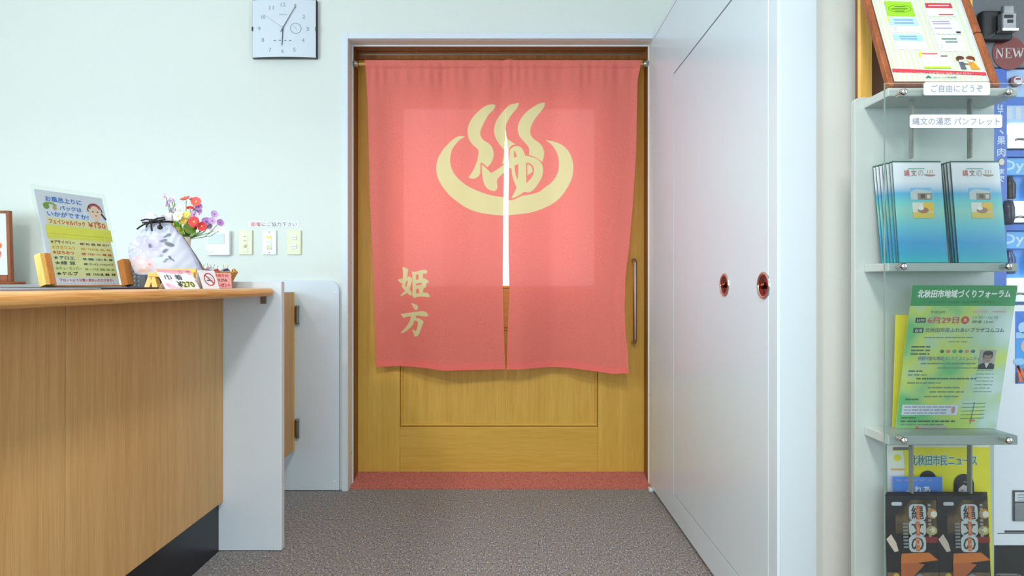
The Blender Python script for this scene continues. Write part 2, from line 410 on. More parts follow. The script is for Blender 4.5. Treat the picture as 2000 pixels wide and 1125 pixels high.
# ---------------------------------------------------------------- noren curtain
YN = 2.66; KN = F/YN
def zoom(pts, x0, y0, s): return [(x0+p[0]/s, y0+p[1]/s) for p in pts]
R1 = lambda *p: zoom(p, 900, 190, 10.227); R2 = lambda *p: zoom(p, 980, 190, 7.5); R3 = lambda *p: zoom(p, 845, 250, 6.25)
R4 = lambda *p: zoom(p, 980, 270, 8.036); R0 = lambda *p: zoom(p, 840, 180, 4.327)
R5 = lambda *p: zoom(p, 770, 510, 14.06); R6 = lambda *p: zoom(p, 770, 585, 14.06)
EMB = []   # list of (outline, holes, smooth)
S1 = R1((690,150),(600,145),(500,175),(400,240),(300,330),(215,430),(160,540),(135,640),(135,720),(150,800),(190,890),(250,960),(310,1010),(345,1040)) \
   + R3((562,290),(560,330),(545,400),(510,490),(470,560),(437,602),(480,622),(520,618),(582,575),(582,430),(600,422),(625,440),(670,482),(715,430),(740,370),(747,310)) \
   + R1((640,1039),(610,980),(550,915),(480,880),(420,830),(390,760),(385,700),(410,620),(450,540),(500,440),(560,345),(640,270),(680,210))
S2 = R2((255,85),(130,103),(80,140),(30,190)) + R1((780,350),(710,460),(675,570),(662,660),(670,740),(700,830),(750,910),(810,980),(860,1040)) \
   + R3((870,310),(862,380),(845,432),(880,440)) + R4((112,205),(122,150),(160,112),(220,98),(150,60),(95,15)) + R2((75,590),(50,500),(60,410),(85,350),(120,290),(165,225),(215,175),(240,130))
S3 = R2((635,78),(560,85),(480,130),(400,185),(320,260),(260,350),(235,430),(235,500),(260,580),(310,640),(360,690),(400,745),(403,800),(398,850),(450,862),(510,890),(560,920),(592,945),(615,880),(623,810),(605,735),(560,675),(500,635),(450,600),(420,550),(413,500),(430,420),(470,340),(530,260),(590,190),(625,130))
BOWL = R3((402,105),(330,98),(270,125),(200,185),(130,260),(80,340),(52,420),(45,500),(55,580),(80,650),(130,730),(200,820),(290,895),(390,965),(500,1015),(620,1045),(740,1060),(870,1068)) \
   + R0((740,1035),(850,1020),(950,985),(1040,940),(1110,880),(1160,810),(1200,730),(1212,650),(1205,580),(1180,510),(1130,450),(1060,415),(975,402),(1030,440),(1065,490),(1085,540),(1092,600),(1085,670),(1060,720),(1020,770),(960,810)) \
   + R4((600,835),(480,880),(320,905),(250,940),(180,972),(120,975)) + R3((870,845),(760,832),(640,805),(540,765),(430,715),(330,640),(260,560),(225,480),(213,400),(222,320),(245,250),(290,190),(340,140))
YUL = R3((605,450),(640,480),(715,553),(780,510),(830,475),(880,440),(880,530),(840,570),(790,620),(783,660),(792,710),(785,750),(760,772),(720,768),(670,745),(635,700),(615,640),(605,560),(600,480))
YUR = R4((125,200),(150,155),(200,128),(260,128),(310,155),(345,210),(365,275),(430,285),(520,310),(590,350),(635,410),(650,490),(640,580),(610,650),(560,730),(500,810),(440,850),(390,852),(350,842),(320,870),(250,910),(190,938),(150,945),(180,890),(215,820),(235,775),(200,700),(165,600),(150,470),(115,470),(115,350))
YUH = [R4((190,200),(215,215),(240,300),(190,305)), R4((200,435),(262,405),(258,560),(252,655),(225,600),(205,520)), R4((378,385),(440,395),(490,430),(508,490),(500,560),(470,620),(420,675),(385,715))]
ISL = R4((400,415),(440,420),(470,450),(485,510),(475,535),(440,560),(402,590))
K1 = R5((195,170),(240,160),(300,185),(370,225),(350,330),(325,465),(345,470),(355,425),(400,425),(450,450),(485,485),(470,560),(440,650),(425,720),(405,765),(440,810),(465,860),(465,930),(430,945),(390,930),(340,875),(300,890),(230,935),(180,955),(140,965),(135,950),(200,880),(275,815),(220,755),(180,700),(180,670),(200,600),(160,605),(115,580),(80,530),(68,485),(100,490),(160,488),(210,480),(215,380),(212,250))
K1H = [R5((310,550),(365,520),(345,610),(325,700),(300,700),(270,670),(285,600))]
K2 = R5((462,290),(490,280),(530,295),(640,280),(760,245),(850,235),(900,260),(915,300),(905,340),(850,345),(795,350),(795,400),(785,465),(850,480),(920,515),(960,555),(950,590),(900,605),(880,650),(885,710),(860,740),(820,735),(800,800),(785,860),(850,865),(910,865),(960,900),(988,950),(980,990),(900,985),(800,975),(700,975),(620,985),(545,1015),(510,985),(480,940),(490,880),(495,700),(492,500),(490,380),(475,320))
K2H = [R5((590,372),(675,365),(670,500),(595,520)), R5((592,615),(770,590),(760,650),(592,675)), R5((592,765),(680,755),(685,885),(595,895))]
K3 = R6((455,110),(490,100),(560,130),(640,165),(655,220),(645,265),(600,295),(550,280),(510,210))
K4 = R6((140,405),(250,395),(400,365),(600,335),(780,312),(850,325),(910,365),(945,410),(935,450),(890,468),(780,455),(580,440),(600,490),(595,520),(680,515),(740,540),(800,590),(815,620),(780,680),(745,790),(700,910),(650,990),(600,1025),(545,1020),(530,960),(500,890),(475,840),(490,820),(540,860),(590,865),(625,800),(645,700),(655,620),(610,590),(540,575),(525,640),(470,740),(380,820),(290,890),(200,930),(145,942),(140,930),(220,850),(320,740),(400,620),(435,520),(440,460),(340,475),(240,512),(190,480))
def soften(p):
    """round the gentle bends of a traced outline, keep its sharp tips"""
    p = np.array(p, float); out = []; n = len(p)
    for i in range(n):
        a, b, c = p[i-1], p[i], p[(i+1) % n]; u, v = b-a, c-b
        ang = abs(math.atan2(u[0]*v[1]-u[1]*v[0], u@v))
        if ang > 1.0: out.append(b)
        else: out += [b-u*.22, b+v*.22]
    return np.array(out)
SHAPES = [(soften(S1), []), (soften(S2), []), (soften(S3), []), (soften(BOWL), []), (soften(YUL), []), (soften(YUR), [soften(h) for h in YUH]), (soften(ISL), []),
          (np.array(K1), K1H), (np.array(K2), K2H), (soften(K3), []), (soften(K4), [])]
def sdf_loop(q, poly):
    """signed distance to one closed outline, negative inside"""
    poly = np.array(poly, float); d2 = np.full(len(q), 1e9); ins = np.zeros(len(q), bool)
    for i in range(len(poly)):
        a, b = poly[i-1], poly[i]; e = b-a; w = q-a
        t = np.clip((w@e)/max(e@e, 1e-9), 0, 1); r = w-t[:, None]*e; d2 = np.minimum(d2, (r**2).sum(1))
        c = (a[1] > q[:, 1]) != (b[1] > q[:, 1])
        ins ^= c & (q[:, 0] < (b[0]-a[0])*(q[:, 1]-a[1])/(b[1]-a[1] if abs(b[1]-a[1]) > 1e-9 else 1e-9)+a[0])
    return np.sqrt(d2)*np.where(ins, -1, 1)
def print_sdf(q):
    out = np.full(len(q), 8.0)
    for poly, holes in SHAPES:
        lo, hi = poly.min(0)-8, poly.max(0)+8
        k = np.where(((q > lo) & (q < hi)).all(1))[0]
        if len(k) == 0: continue
        d = sdf_loop(q[k], poly)
        for h in holes: d = np.maximum(d, -sdf_loop(q[k], h))
        out[k] = np.minimum(out[k], d)
    return np.clip(out, -8, 8)
def cloth_mat():
    m, nt, b = base_mat('noren_cloth'); nt.nodes.remove(b)
    at = nd(nt, 'ShaderNodeAttribute'); at.attribute_name = 'print'
    st = nd(nt, 'ShaderNodeMapRange'); st.inputs['From Min'].default_value = -.45; st.inputs['From Max'].default_value = .45
    nt.links.new(at.outputs['Fac'], st.inputs['Value'])
    tc = nd(nt, 'ShaderNodeTexCoord')
    n = nd(nt, 'ShaderNodeTexNoise'); n.inputs['Scale'].default_value = 1; n.inputs['Detail'].default_value = 3
    mp = nd(nt, 'ShaderNodeMapping'); mp.inputs['Scale'].default_value = (420, 60, 420); nt.links.new(tc.outputs['Object'], mp.inputs['Vector']); nt.links.new(mp.outputs[0], n.inputs['Vector'])
    wv = nd(nt, 'ShaderNodeValToRGB'); wv.color_ramp.elements[0].position = .3; wv.color_ramp.elements[1].position = .7
    wv.color_ramp.elements[0].color = lin((238, 120, 110)); wv.color_ramp.elements[1].color = lin((246, 144, 134))
    nt.links.new(n.outputs['Fac'], wv.inputs[0])
    mx = nd(nt, 'ShaderNodeMixRGB'); mx.inputs[1].default_value = lin((226, 220, 164)); nt.links.new(st.outputs[0], mx.inputs[0]); nt.links.new(wv.outputs[0], mx.inputs[2])
    bm = nd(nt, 'ShaderNodeBump'); bm.inputs['Strength'].default_value = .15; bm.inputs['Distance'].default_value = .001; nt.links.new(n.outputs['Fac'], bm.inputs['Height'])
    df = nd(nt, 'ShaderNodeBsdfDiffuse'); tr = nd(nt, 'ShaderNodeBsdfTranslucent')
    for s in (df, tr): nt.links.new(mx.outputs[0], s.inputs[0]); nt.links.new(bm.outputs[0], s.inputs['Normal'])
    ms = nd(nt, 'ShaderNodeMixShader'); ms.inputs[0].default_value = .22
    nt.links.new(df.outputs[0], ms.inputs[1]); nt.links.new(tr.outputs[0], ms.inputs[2])
    tp = nd(nt, 'ShaderNodeBsdfTransparent'); m2 = nd(nt, 'ShaderNodeMixShader'); m2.inputs[0].default_value = .03   # the open weave
    nt.links.new(ms.outputs[0], m2.inputs[1]); nt.links.new(tp.outputs[0], m2.inputs[2])
    nt.links.new(m2.outputs[0], nt.nodes['Material Output'].inputs[0])
    return m
CLOTH = cloth_mat()
def interp(y, pts):
    return np.interp(y, [p[0] for p in pts], [p[1] for p in pts])
HANG = [(730, .01), (755, .045), (785, .047), (820, 0), (862, -.038), (920, -.018), (975, .0), (988, -.004), (1010, -.016), (1045, .01), (1080, .038), (1110, .015), (1142, -.018), (1180, -.022), (1215, -.048)]
hx_ = np.array([h[0] for h in HANG], float); hy_ = np.array([h[1] for h in HANG])
def hang(px):
    s = np.zeros_like(px); ws = np.zeros_like(px)
    for d in range(-24, 25, 4):
        w = math.exp(-(d/12.0)**2); s += w*np.interp(px+d, hx_, hy_); ws += w
    return s/ws
EDGES = {
 'left': ([(118, 713), (145, 715), (200, 718), (400, 722), (560, 728), (640, 731), (720, 733)],
          [(118, 988), (250, 987), (300, 985), (400, 983), (565, 982), (640, 984), (720, 986.5)],
          [(733, 718), (780, 717), (830, 718), (870, 722), (985, 720.5)]),
 'right': ([(118, 988), (250, 987.3), (270, 989.5), (300, 993), (330, 994.2), (400, 993), (500, 993.5), (565, 995), (640, 991.5), (720, 989.5)],
           [(118, 1252), (140, 1248), (155, 1244), (300, 1240), (400, 1233), (480, 1225.5), (540, 1218), (600, 1216), (645, 1217), (680, 1221), (727, 1222)],
           [(989, 721), (1060, 719), (1110, 719), (1150, 722), (1195, 728), (1222, 725)])}
nor = thing('noren_curtain', 'salmon pink two-panel doorway curtain printed with a cream hot spring emblem', 'curtain', (0, YN, .54))
rngc = np.random.RandomState(3)
creases = [(rngc.uniform(720, 1245), rngc.uniform(3, 8), rngc.uniform(-.6, 1.0), rngc.uniform(25, 110)) for k in range(60)]
for side in ('left', 'right'):
    le, re, be = EDGES[side]; nu, nv = 212, 485
    U, V = np.meshgrid(np.linspace(0, 1, nu), np.linspace(0, 1, nv))
    U, V = U.ravel(), V.ravel()
    py0 = 118+V*602
    x0, x1 = interp(py0, le), interp(py0, re); px = x0+(x1-x0)*U
    py = 118+V*(interp(px, be)-118)
    # depth: soft hanging folds growing downward, small gathers under the rod sleeve, creases
    g = np.clip((V-.03)/.97, 0, 1)
    Y = hang(px)*g**1.15
    Y += (.0055*np.sin(px/17.0+1.3*np.sin(px/41.0)+V*1.4)+.0036*np.sin(px/9.1+.8))*np.exp(-V*2.0)*np.clip(V/.04, 0, 1)
    Y += .0055*np.sin(px/36.0+V*2.2+.4*np.sin(V*7))*np.sqrt(V)
    Y += .0024*np.sin(px/3.1+2*np.sin(px/23.0))*np.exp(-((V-.045)/.035)**2)
    for (cx_, w, amp, ln) in creases: Y += .0021*amp*np.exp(-((px-cx_-(py-118)*.03)/w)**2)*np.exp(-np.clip(py-135, 0, 999)/ln)*np.clip((py-122)/10, 0, 1)
    Y += -.006*np.exp(-((px-994)/9.0)**2)*np.clip(1-(py-118)/330, 0, 1)+.004*np.exp(-((px-980)/7.0)**2)*np.clip(1-(py-118)/250, 0, 1)
    if side == 'right': Y += -.010*np.exp(-((px-x1)/7.0)**2)*(V > .02)+.006*np.exp(-((px-x1+16)/9.0)**2)*V
    else: Y += .008*np.exp(-((px-x0)/14.0)**2)*V
    slv = np.clip((132-py)/6, 0, 1); Y += -.0105*np.sqrt(np.clip(1-((py-125)/8.0)**2, 0, 1))*(py < 133)  # sleeve bulging round the rod
    Yt = YN+Y
    co = np.stack([(px-CX)/KN, Yt, EYE-(py-CY)/KN], 1)
    sd = print_sdf(np.stack([px, py], 1))
    me = bpy.data.meshes.new('cloth_panel')
    idx = np.arange(nu*nv).reshape(nv, nu)
    fc = np.stack([idx[:-1, :-1], idx[1:, :-1], idx[1:, 1:], idx[:-1, 1:]], -1).reshape(-1, 4)
    me.from_pydata((co-np.array([0, YN, .54])).tolist(), [], fc.tolist())
    at = me.attributes.new('print', 'FLOAT', 'POINT'); at.data.foreach_set('value', sd.astype(np.float32))
    me.polygons.foreach_set('use_smooth', [True]*len(me.polygons)); me.materials.append(CLOTH)
    o = bpy.data.objects.new('cloth_panel', me); COL.objects.link(o); o.parent = nor
    o['label'] = 'left cloth panel with two cream characters' if side == 'left' else 'right cloth panel'
    # stitched hem along the bottom: a doubled narrow band
    k = np.where(np.isclose(V, 1))[0]; k2 = idx[-13][:]
    mb = MB(); a = co[idx[-1]]; b2 = co[idx[-11]]
    vs = np.concatenate([a+[0, -.0009, -.0005], b2+[0, -.0009, 0]]); n_ = len(a)
    mb.add(vs.tolist(), [[i, i+1, n_+i+1, n_+i] for i in range(n_-1)], 0, True)
    mb.build('hem', plain('hem_cloth', (236, 112, 104), .9, var=.05, scale=200, bump=.3), o)
rz = EYE-(125-CY)/KN
rod = thing('curtain_rod', 'thin wooden rod held by grey brackets at the top of the doorway', 'curtain rod', (0, YN, rz))
MB().cyl((DX0+.012, YN+.002, rz), (DX1-.018, YN+.002, rz), .0062, 16).build('rod', PINE, rod)
for s, x in ((1, DX0+.005), (-1, DX1-.011)):
    MB().lathe([(0, 0), (.017, 0), (.017, .012), (.013, .022), (.0092, .022)], Matrix.Translation((x, YN, rz)) @ Matrix.Rotation(s*PI/2, 4, 'Y'), 20).build('bracket', STEEL, rod)

# ---------------------------------------------------------------- wall plate, half gate, counter
def rrect(x0, z0, x1, z1, r, corners=(1, 1, 1, 1), n=8):
    """outline, corners in order lower left, lower right, upper right, upper left"""
    out = []
    for (cx_, cz_, a, c) in ((x0, z0, PI, corners[0]), (x1, z0, 1.5*PI, corners[1]), (x1, z1, 0, corners[2]), (x0, z1, .5*PI, corners[3])):
        if not c: out.append((cx_, cz_)); continue
        ox = cx_+(r if cx_ == x0 else -r); oz = cz_+(r if cz_ == z0 else -r)
        out += [(ox+r*math.cos(a+k*PI/2/n), oz+r*math.sin(a+k*PI/2/n)) for k in range(n+1)]
    return out
def facing(Y): return (Vector((0, Y, 0)), Vector((1, 0, 0)), Vector((0, 0, 1)), Vector((0, -1, 0)))
wp = thing('wall_plate', 'white wall board with a rounded top corner between the counter and the doorway', 'board', (-.95, 2.59, 0))
MB().prism(rrect(-1.16, .004, -.772, .9575, .05, (0, 0, 1, 0)), facing(2.599), 0, .018, 0, .0015).build('board', WHITE, wp)
for (px, py) in ((656, 572), (653, 941)):
    c = P(px, py, 2.581); MB().lathe([(0, .002), (.005, .0015), (.006, 0)], Matrix.Translation(c) @ Matrix.Rotation(PI/2, 4, 'X'), 16).build('screw_cap', WPL, wp)
gt = thing('swing_gate', 'low wooden swing gate hung on two steel hinges behind the counter end', 'gate', (-.98, 2.3, .19))
MB().box(-.996, -.966, 2.075, 2.545, .19, .905, .002).build('gate_leaf', COUNT, gt)
MB().box(-.9965, -.9655, 2.5455, 2.562, .19, .905, .002).build('edge_strip', PINEH, gt)
for py in (615, 837):
    z = EYE-(py-CY)*2.565/F
    h = MB().cyl((-.956, 2.566, z-.036), (-.956, 2.566, z+.036), .0085, 16).box(-.990, -.9625, 2.5625, 2.567, z-.034, z+.034).build('hinge', DSTEEL, gt)
    MB().lathe([(0, -.043), (.006, -.043), (.0100, -.040), (.0100, -.0365)], Matrix.Translation((-.956, 2.566, z)), 16).build('hinge_knuckle', DSTEEL, h)
    MB().lathe([(.0100, .0365), (.0100, .040), (.006, .043), (0, .043)], Matrix.Translation((-.956, 2.566, z)), 16).build('hinge_knuckle', DSTEEL, h)
rc = thing('reception_counter', 'long wood-fronted reception counter with a black plinth and white end panel', 'counter', (-1.2, .6, 0))
seams = [-.9, -.512, .388, 1.288, 2.0]
for a, b_ in zip(seams[:-1], seams[1:]):
    MB().box(-1.023, -1.005, a+.0008, b_-.0008, .176, .898, .0012).build('front_panel', COUNT, rc)
MB().box(-1.045, -1.0216, -.9, 2.0, .0, .1755).build('plinth', plain('black_plinth', (26, 26, 32), .32, var=.08), rc)
MB().box(-1.60, -1.046, -.9, 1.999, .02, .898).build('carcass', COUNT, rc)
ep = MB().box(-1.60, -.802, 2.0005, 2.028, .003, .949, .0012).build('end_panel', WHITE, rc)
ep['label'] = 'white end panel standing out past the counter front'
MB().box(-.8025, -.8005, 2.003, 2.0255, .004, .9475).build('edge_band', plain('edge_tan', (214, 216, 218), .5), ep)
c = P(513, 584.5, 1.99)
MB().box(c.x-.010, c.x+.010, 1.9945, 2.0, c.z-.016, c.z+.012, .001).box(c.x-.004, c.x+.004, 1.992, 1.995, c.z-.004, c.z+.006, .001).build('catch_plate', DSTEEL, rc)
# countertop slab with rounded front edge
prof = []
zt, zb, xf = .9265, .8985, -.816
r_ = .0135
prof = [(-1.60, zb)]+[(xf-r_+r_*math.cos(a), (zt+zb)/2+ (zt-zb)/2*math.sin(a)) for a in np.linspace(-PI/2, PI/2, 10)]+[(-1.60, zt)]
m = MB(); n_ = len(prof)
ys = [-.9]+[1.999-.034*(1-math.sin(a)) for a in np.linspace(0, PI/2, 8)]
vs = []
for i, y in enumerate(ys):
    cut = 0 if i == 0 else .034*(1-math.sqrt(max(0, 1-(1-(1.999-y)/.034)**2)))
    for (x, z) in prof: vs.append((x-cut if x > -1.5 else x, y, z))
fs = [[i*n_+k, i*n_+(k+1) % n_, (i+1)*n_+(k+1) % n_, (i+1)*n_+k] for i in range(len(ys)-1) for k in range(n_)]
fs += [list(range(n_)), [(len(ys)-1)*n_+k for k in range(n_)][::-1]]
m.add(vs, fs, 0, False)
tag(m.build('countertop', TOPW, None, (-1.2, .6, zb)), 'pale wood countertop with a rounded edge along the reception counter', 'countertop')
CT = zt   # top of the counter

# ---------------------------------------------------------------- white door slab on the right
rd = thing('panel_door', 'tall white steel door lying open along the right wall, with an inset leaf', 'door', (.69, 2.0, .015))
XD = .650; Y0, Y1 = 1.3717, 2.577; ZB, ZT = .016, 2.04
gy0, gy1, gz0, gz1 = 1.425, 2.2407, .1150, 1.7680; g = .005
m = MB()
m.box(XD, .742, Y0, gy0-g, ZB, ZT, .003); m.box(XD, .742, gy1+g, Y1, ZB, ZT, .002); m.box(XD, .742, gy0-g, gy1+g, gz1+g, ZT, 0); m.box(XD, .742, gy0-g, gy1+g, ZB, gz0-g, 0)
m = MB()
fr = (Vector((XD, 0, 0)), Vector((0, -1, 0)), Vector((0, 0, 1)), Vector((-1, 0, 0)))
b = bmesh.new()
def ringface(x):
    return [b.verts.new((x, y, z)) for (y, z) in ((Y0, ZB), (Y1, ZB), (Y1, ZT), (Y0, ZT))], [b.verts.new((x, y, z)) for (y, z) in ((gy0-g, gz0-g), (gy1+g, gz0-g), (gy1+g, gz1+g), (gy0-g, gz1+g))]
a1, a2 = ringface(XD); c1, c2 = ringface(.742)
for i in range(4):
    j = (i+1) % 4
    b.faces.new([a1[i], a1[j], a2[j], a2[i]]); b.faces.new([c1[j], c1[i], c2[i], c2[j]])
    b.faces.new([a1[j], a1[i], c1[i], c1[j]]); b.faces.new([a2[i], a2[j], c2[j], c2[i]])
bmesh.ops.recalc_face_normals(b, faces=b.faces[:])
bmesh.ops.bevel(b, geom=[e for e in b.edges if all(abs(v.co.x-XD) < 1e-6 for v in e.verts) and abs(e.verts[0].co.y-Y0) < 1e-6 and abs(e.verts[1].co.y-Y0) < 1e-6], offset=.006, segments=4, affect='EDGES')
m.bm(b); m.build('door_frame', WHITEG, rd)
MB().box(XD, .738, gy0, gy1, gz0, gz1, .002).build('inset_leaf', WHITEG, rd)
MB().box(XD+.012, .735, gy0-g+.0003, gy1+g-.0003, gz0-g+.0003, gz1+g-.0003).build('gap_seal', BLACK, rd)
MB().box(XD-.001, .742, Y0, Y1, ZT+.003, ZT+.02, .002).build('top_rail', TRIMW, rd)
MB().box(XD+.004, .742, Y0+.004, Y1, ZT+.0002, ZT+.0028).build('top_seal', BLACK, rd)
for (y, z) in ((1.712, .9375), (1.450, .9365)):
    Mx = Matrix.Translation((XD, y, z)) @ Matrix.Rotation(-PI/2, 4, 'Y')
    h = MB().lathe([(.0355, 0), (.0355, .0015), (.033, .0035), (.029, .0035), (.0275, .0015)], Mx, 36).build('pull_ring', CHROME, rd)
    MB().lathe([(.0275, .0015), (.026, .001), (.024, .0006), (0, .0006)], Mx, 36).build('pull_dish', COPPER, h)
    # raised thumb bar and keyhole boss in the dish
    m = MB(); m.tube([(XD-.001, y-.004, z+.004), (XD-.006, y-.002, z+.001), (XD-.006, y+.002, z-.003), (XD-.001, y+.004, z-.006)], [.004, .006, .006, .004], 10)
    m.build('thumb_turn', COPPER, h)
    MB().ball((XD-.0008, y+.004, z+.013), .012, (.06, .8, 1)).ball((XD-.0008, y, z-.014), .008, (.08, .8, 1)).build('dish_shadow_blobs', BLACK, h)  # flat black blobs stand in for the shade inside the dish


# ---------------------------------------------------------------- wall clock and wall devices
kw = F/2.585
clk = thing('wall_clock', 'square silver wall clock with a bowed face above the counter', 'clock', P(555, 57, YW))
def wx(px, Y=2.585): return (px-CX)*Y/F
def wz(py, Y=2.585): return EYE-(py-CY)*Y/F
cx0, cx1, cz0, cz1 = wx(493.5), wx(619), wz(114), wz(1)
def bow(x, d): t = (x-(cx0+cx1)/2)/((cx1-cx0)/2); return YW-d-.013*(1-t*t)
def bowed(x0, x1, z0, z1, dfront, dback, n=16):
    m = MB(); vs = []
    for i in range(n+1):
        x = x0+(x1-x0)*i/n
        vs += [(x, bow(x, dfront), z0), (x, bow(x, dfront), z1), (x, dback, z1), (x, dback, z0)]
    fs = []
    for i in range(n):
        a, b_ = 4*i, 4*i+4
        fs += [[a, b_, b_+1, a+1], [a+1, b_+1, b_+2, a+2], [a+2, b_+2, b_+3, a+3], [a+3, b_+3, b_, a]]
    fs += [[0, 1, 2, 3], [4*n+3, 4*n+2, 4*n+1, 4*n]]
    return m.add(vs, fs)
bowed(cx0, cx1, cz0, cz1, .018, YW-.002).build('case', plain('clock_case', (34, 34, 38), .35, .3), clk)
fc_ = bowed(cx0+.0015, cx1-.0035, cz0+.0012, cz1-.002, .0195, YW-.012).build('clock_face', plain('clock_silver', (216, 227, 240), .22, 0, var=.01, scale=2), clk)
def zc(px, py): return 470+px/8.655, py/8.655   # from the close view of the clock
class BowPrint(Print):
    def at(s, uv, layer): return [Vector((p[0], bow(p[0], .0200+.0002*layer), p[1])) for p in uv]
pr = BowPrint(None, .4); GR = (150, 158, 168)
for t_, zx, zy, w in (('12', 745, 110, 9), ('1', 945, 132, 3), ('2', 1085, 305, 5), ('3', 1147, 505, 5), ('4', 1075, 700, 5), ('11', 545, 160, 8), ('10', 402, 310, 8), ('9', 330, 500, 5), ('8', 393, 695, 5), ('7', 520, 868, 5), ('6', 735, 890, 5), ('5', 932, 865, 5)):
    a, b_ = zc(zx, zy); pr.text(t_, wx(a-w/2), wz(b_+3.8), w/kw, 7.6/kw, GR)
a, b_ = zc(955, 505); pr.ring(wx(a), wz(b_), 10.5/kw, 9.6/kw, (120, 128, 138)); pr.line(wx(a), wz(b_), wx(a-4), wz(b_-3), .6/kw, GR); pr.line(wx(a), wz(b_), wx(a+2), wz(b_+4), .6/kw, GR)
a, b_ = zc(745, 275); 
for q in range(6): pr.rect(wx(a-8+q*2.7), wz(b_+1.2), wx(a-6.3+q*2.7), wz(b_-1.2), (178, 186, 196))
for zx, w in ((605, 5), (690, 4), (780, 4), (862, 4.5)):
    a, b_ = zc(zx, 712); pr.rect(wx(a-w/2), wz(b_+1), wx(a+w/2), wz(b_-1), (120, 132, 160))
pr.build('dial_print', clk)['kind'] = 'stuff'
def hand(p, q, w, off, mat, name):
    a, b_ = zc(*p); c, d = zc(*q); A = Vector((wx(a), 0, wz(b_))); B = Vector((wx(c), 0, wz(d)))
    y = bow((cx0+cx1)/2, .022+off); A.y = B.y = y
    n = (B-A).normalized().cross(Vector((0, 1, 0)))*w
    MB().add([A+n, A-n, B-n*.7, B+n*.7, A+n+Vector((0, .0006, 0)), A-n+Vector((0, .0006, 0)), B-n*.7+Vector((0, .0006, 0)), B+n*.7+Vector((0, .0006, 0))],
             [[0, 1, 2, 3], [7, 6, 5, 4], [0, 4, 5, 1], [1, 5, 6, 2], [2, 6, 7, 3], [3, 7, 4, 0]]).build(name, mat, clk)
HD = plain('clock_hand_dark', (84, 90, 96), .4, .4); HL = plain('clock_hand_pale', (190, 198, 206), .3, .5)
hand((705, 570), (945, 155), .0016, .001, HD, 'minute_hand'); hand((745, 480), (727, 795), .002, .0004, HD, 'hour_hand'); hand((745, 505), (425, 285), .0006, .0016, HL, 'second_hand')
a, b_ = zc(742, 502); MB().lathe([(.004, 0), (.004, .005), (0, .006)], Matrix.Translation((wx(a), bow(wx(a), .0215), wz(b_))) @ Matrix.Rotation(PI/2, 4, 'X'), 16).build('hub', HL, clk)
for x in (cx0, cx1-.003): MB().box(x-.0006, x+.0036, YW-.024, YW-.0185, wz(62), wz(54)).build('side_clip', BLACK, clk)

# thermostat
th = thing('thermostat', 'white room thermostat with a grey screen on the wall above the counter', 'thermostat', P(426.5, 475, YW))
x0, x1, z0, z1 = wx(404), wx(449), wz(498.5), wz(451)
MB().box(x0, x1, YW-.020, YW-.0005, z0, z1, .003).build('housing', WPL, th)
MB().box(wx(407.5), wx(439.5), YW-.0215, YW-.0195, wz(476.5), wz(456.5), .0008).build('screen', plain('lcd_grey', (186, 198, 204), .25), th)
pr = Print((Vector((0, YW-.0203, 0)), Vector((1, 0, 0)), Vector((0, 0, 1)), Vector((0, -1, 0))))
for a in (405.5, 411.5, 418, 439): pr.ring(wx(a), wz(489.5), 1.5/kw, 1.0/kw, (196, 202, 216), n=16)
for q in range(3): pr.rect(wx(405+q*6), wz(494.5), wx(409+q*6), wz(493), (206, 212, 224))
pr.build('button_marks', th)['kind'] = 'stuff'
def plate(name, label, px0, px1, mat):
    t = thing(name, label, 'switch', P((px0+px1)/2, 473.5, YW))
    MB().box(wx(px0, 2.595), wx(px1, 2.595), YW-.008, YW-.0005, wz(497.5, 2.595), wz(449.5, 2.595), .0025).build('cover_plate', mat, t); return t
def wp_(px, Y=2.592): return (px-CX)*Y/F
t = plate('light_switch', 'cream dimmer plate with a round knob beside the thermostat', 466.5, 493, CREAMP)
MB().box(wp_(473), wp_(484.3), YW-.0095, YW-.0075, wz(492.5, 2.592), wz(459, 2.592), .0006).build('insert', CREAMP, t)
MB().ball((wp_(478.5), YW-.0105, wz(480.3, 2.592)), .0082, (1, .8, 1), sub=3).build('knob', plain('ivory_knob', (224, 222, 190), .3), t)
m = MB()
for z in (462.5, 470): m.box(wp_(476), wp_(481), YW-.0099, YW-.0093, wz(z+.6, 2.592), wz(z-.6, 2.592))
ob = m.build('index_marks', plain('ink_grey', (150, 150, 140), .6), t)
t = plate('light_switch', 'white switch plate with an orange top button, third from the doorway side of the thermostat row', 513, 540, WPL)
t['label'] = 'white switch plate with an orange top button between two cream plates'
for (z0, z1, mt, nm) in ((460.3, 467.2, emit('orange_pilot', (255, 186, 120), .55), 'button'), (469.6, 476, WPL, 'button'), (477.4, 483.4, CREAMP, 'button'), (483.8, 487.5, CREAMP, 'button')):
    MB().box(wp_(520.5), wp_(530.8), YW-.0105, YW-.0078, wz(z1, 2.592), wz(z0, 2.592), .0008).build(nm, mt, t)
m = MB()
for z in (463, 472.8, 480.5, 485.7):
    for x in (523, 528): m.box(wp_(x-.9), wp_(x+.9), YW-.0108, YW-.0102, wz(z+.6, 2.592), wz(z-.6, 2.592))
m.build('button_marks', plain('ink_tan', (176, 150, 110), .6), t)['kind'] = 'stuff'
for z in (453.3, 493.3): MB().lathe([(0, .0012), (.0025, .001), (.003, 0)], Matrix.Translation((wp_(525.8), YW-.008, wz(z, 2.592))) @ Matrix.Rotation(PI/2, 4, 'X'), 12).build('screw', STEEL, t)
t = plate('light_switch', 'cream switch plate with two small white rockers nearest the doorway', 560.5, 588, CREAMP)
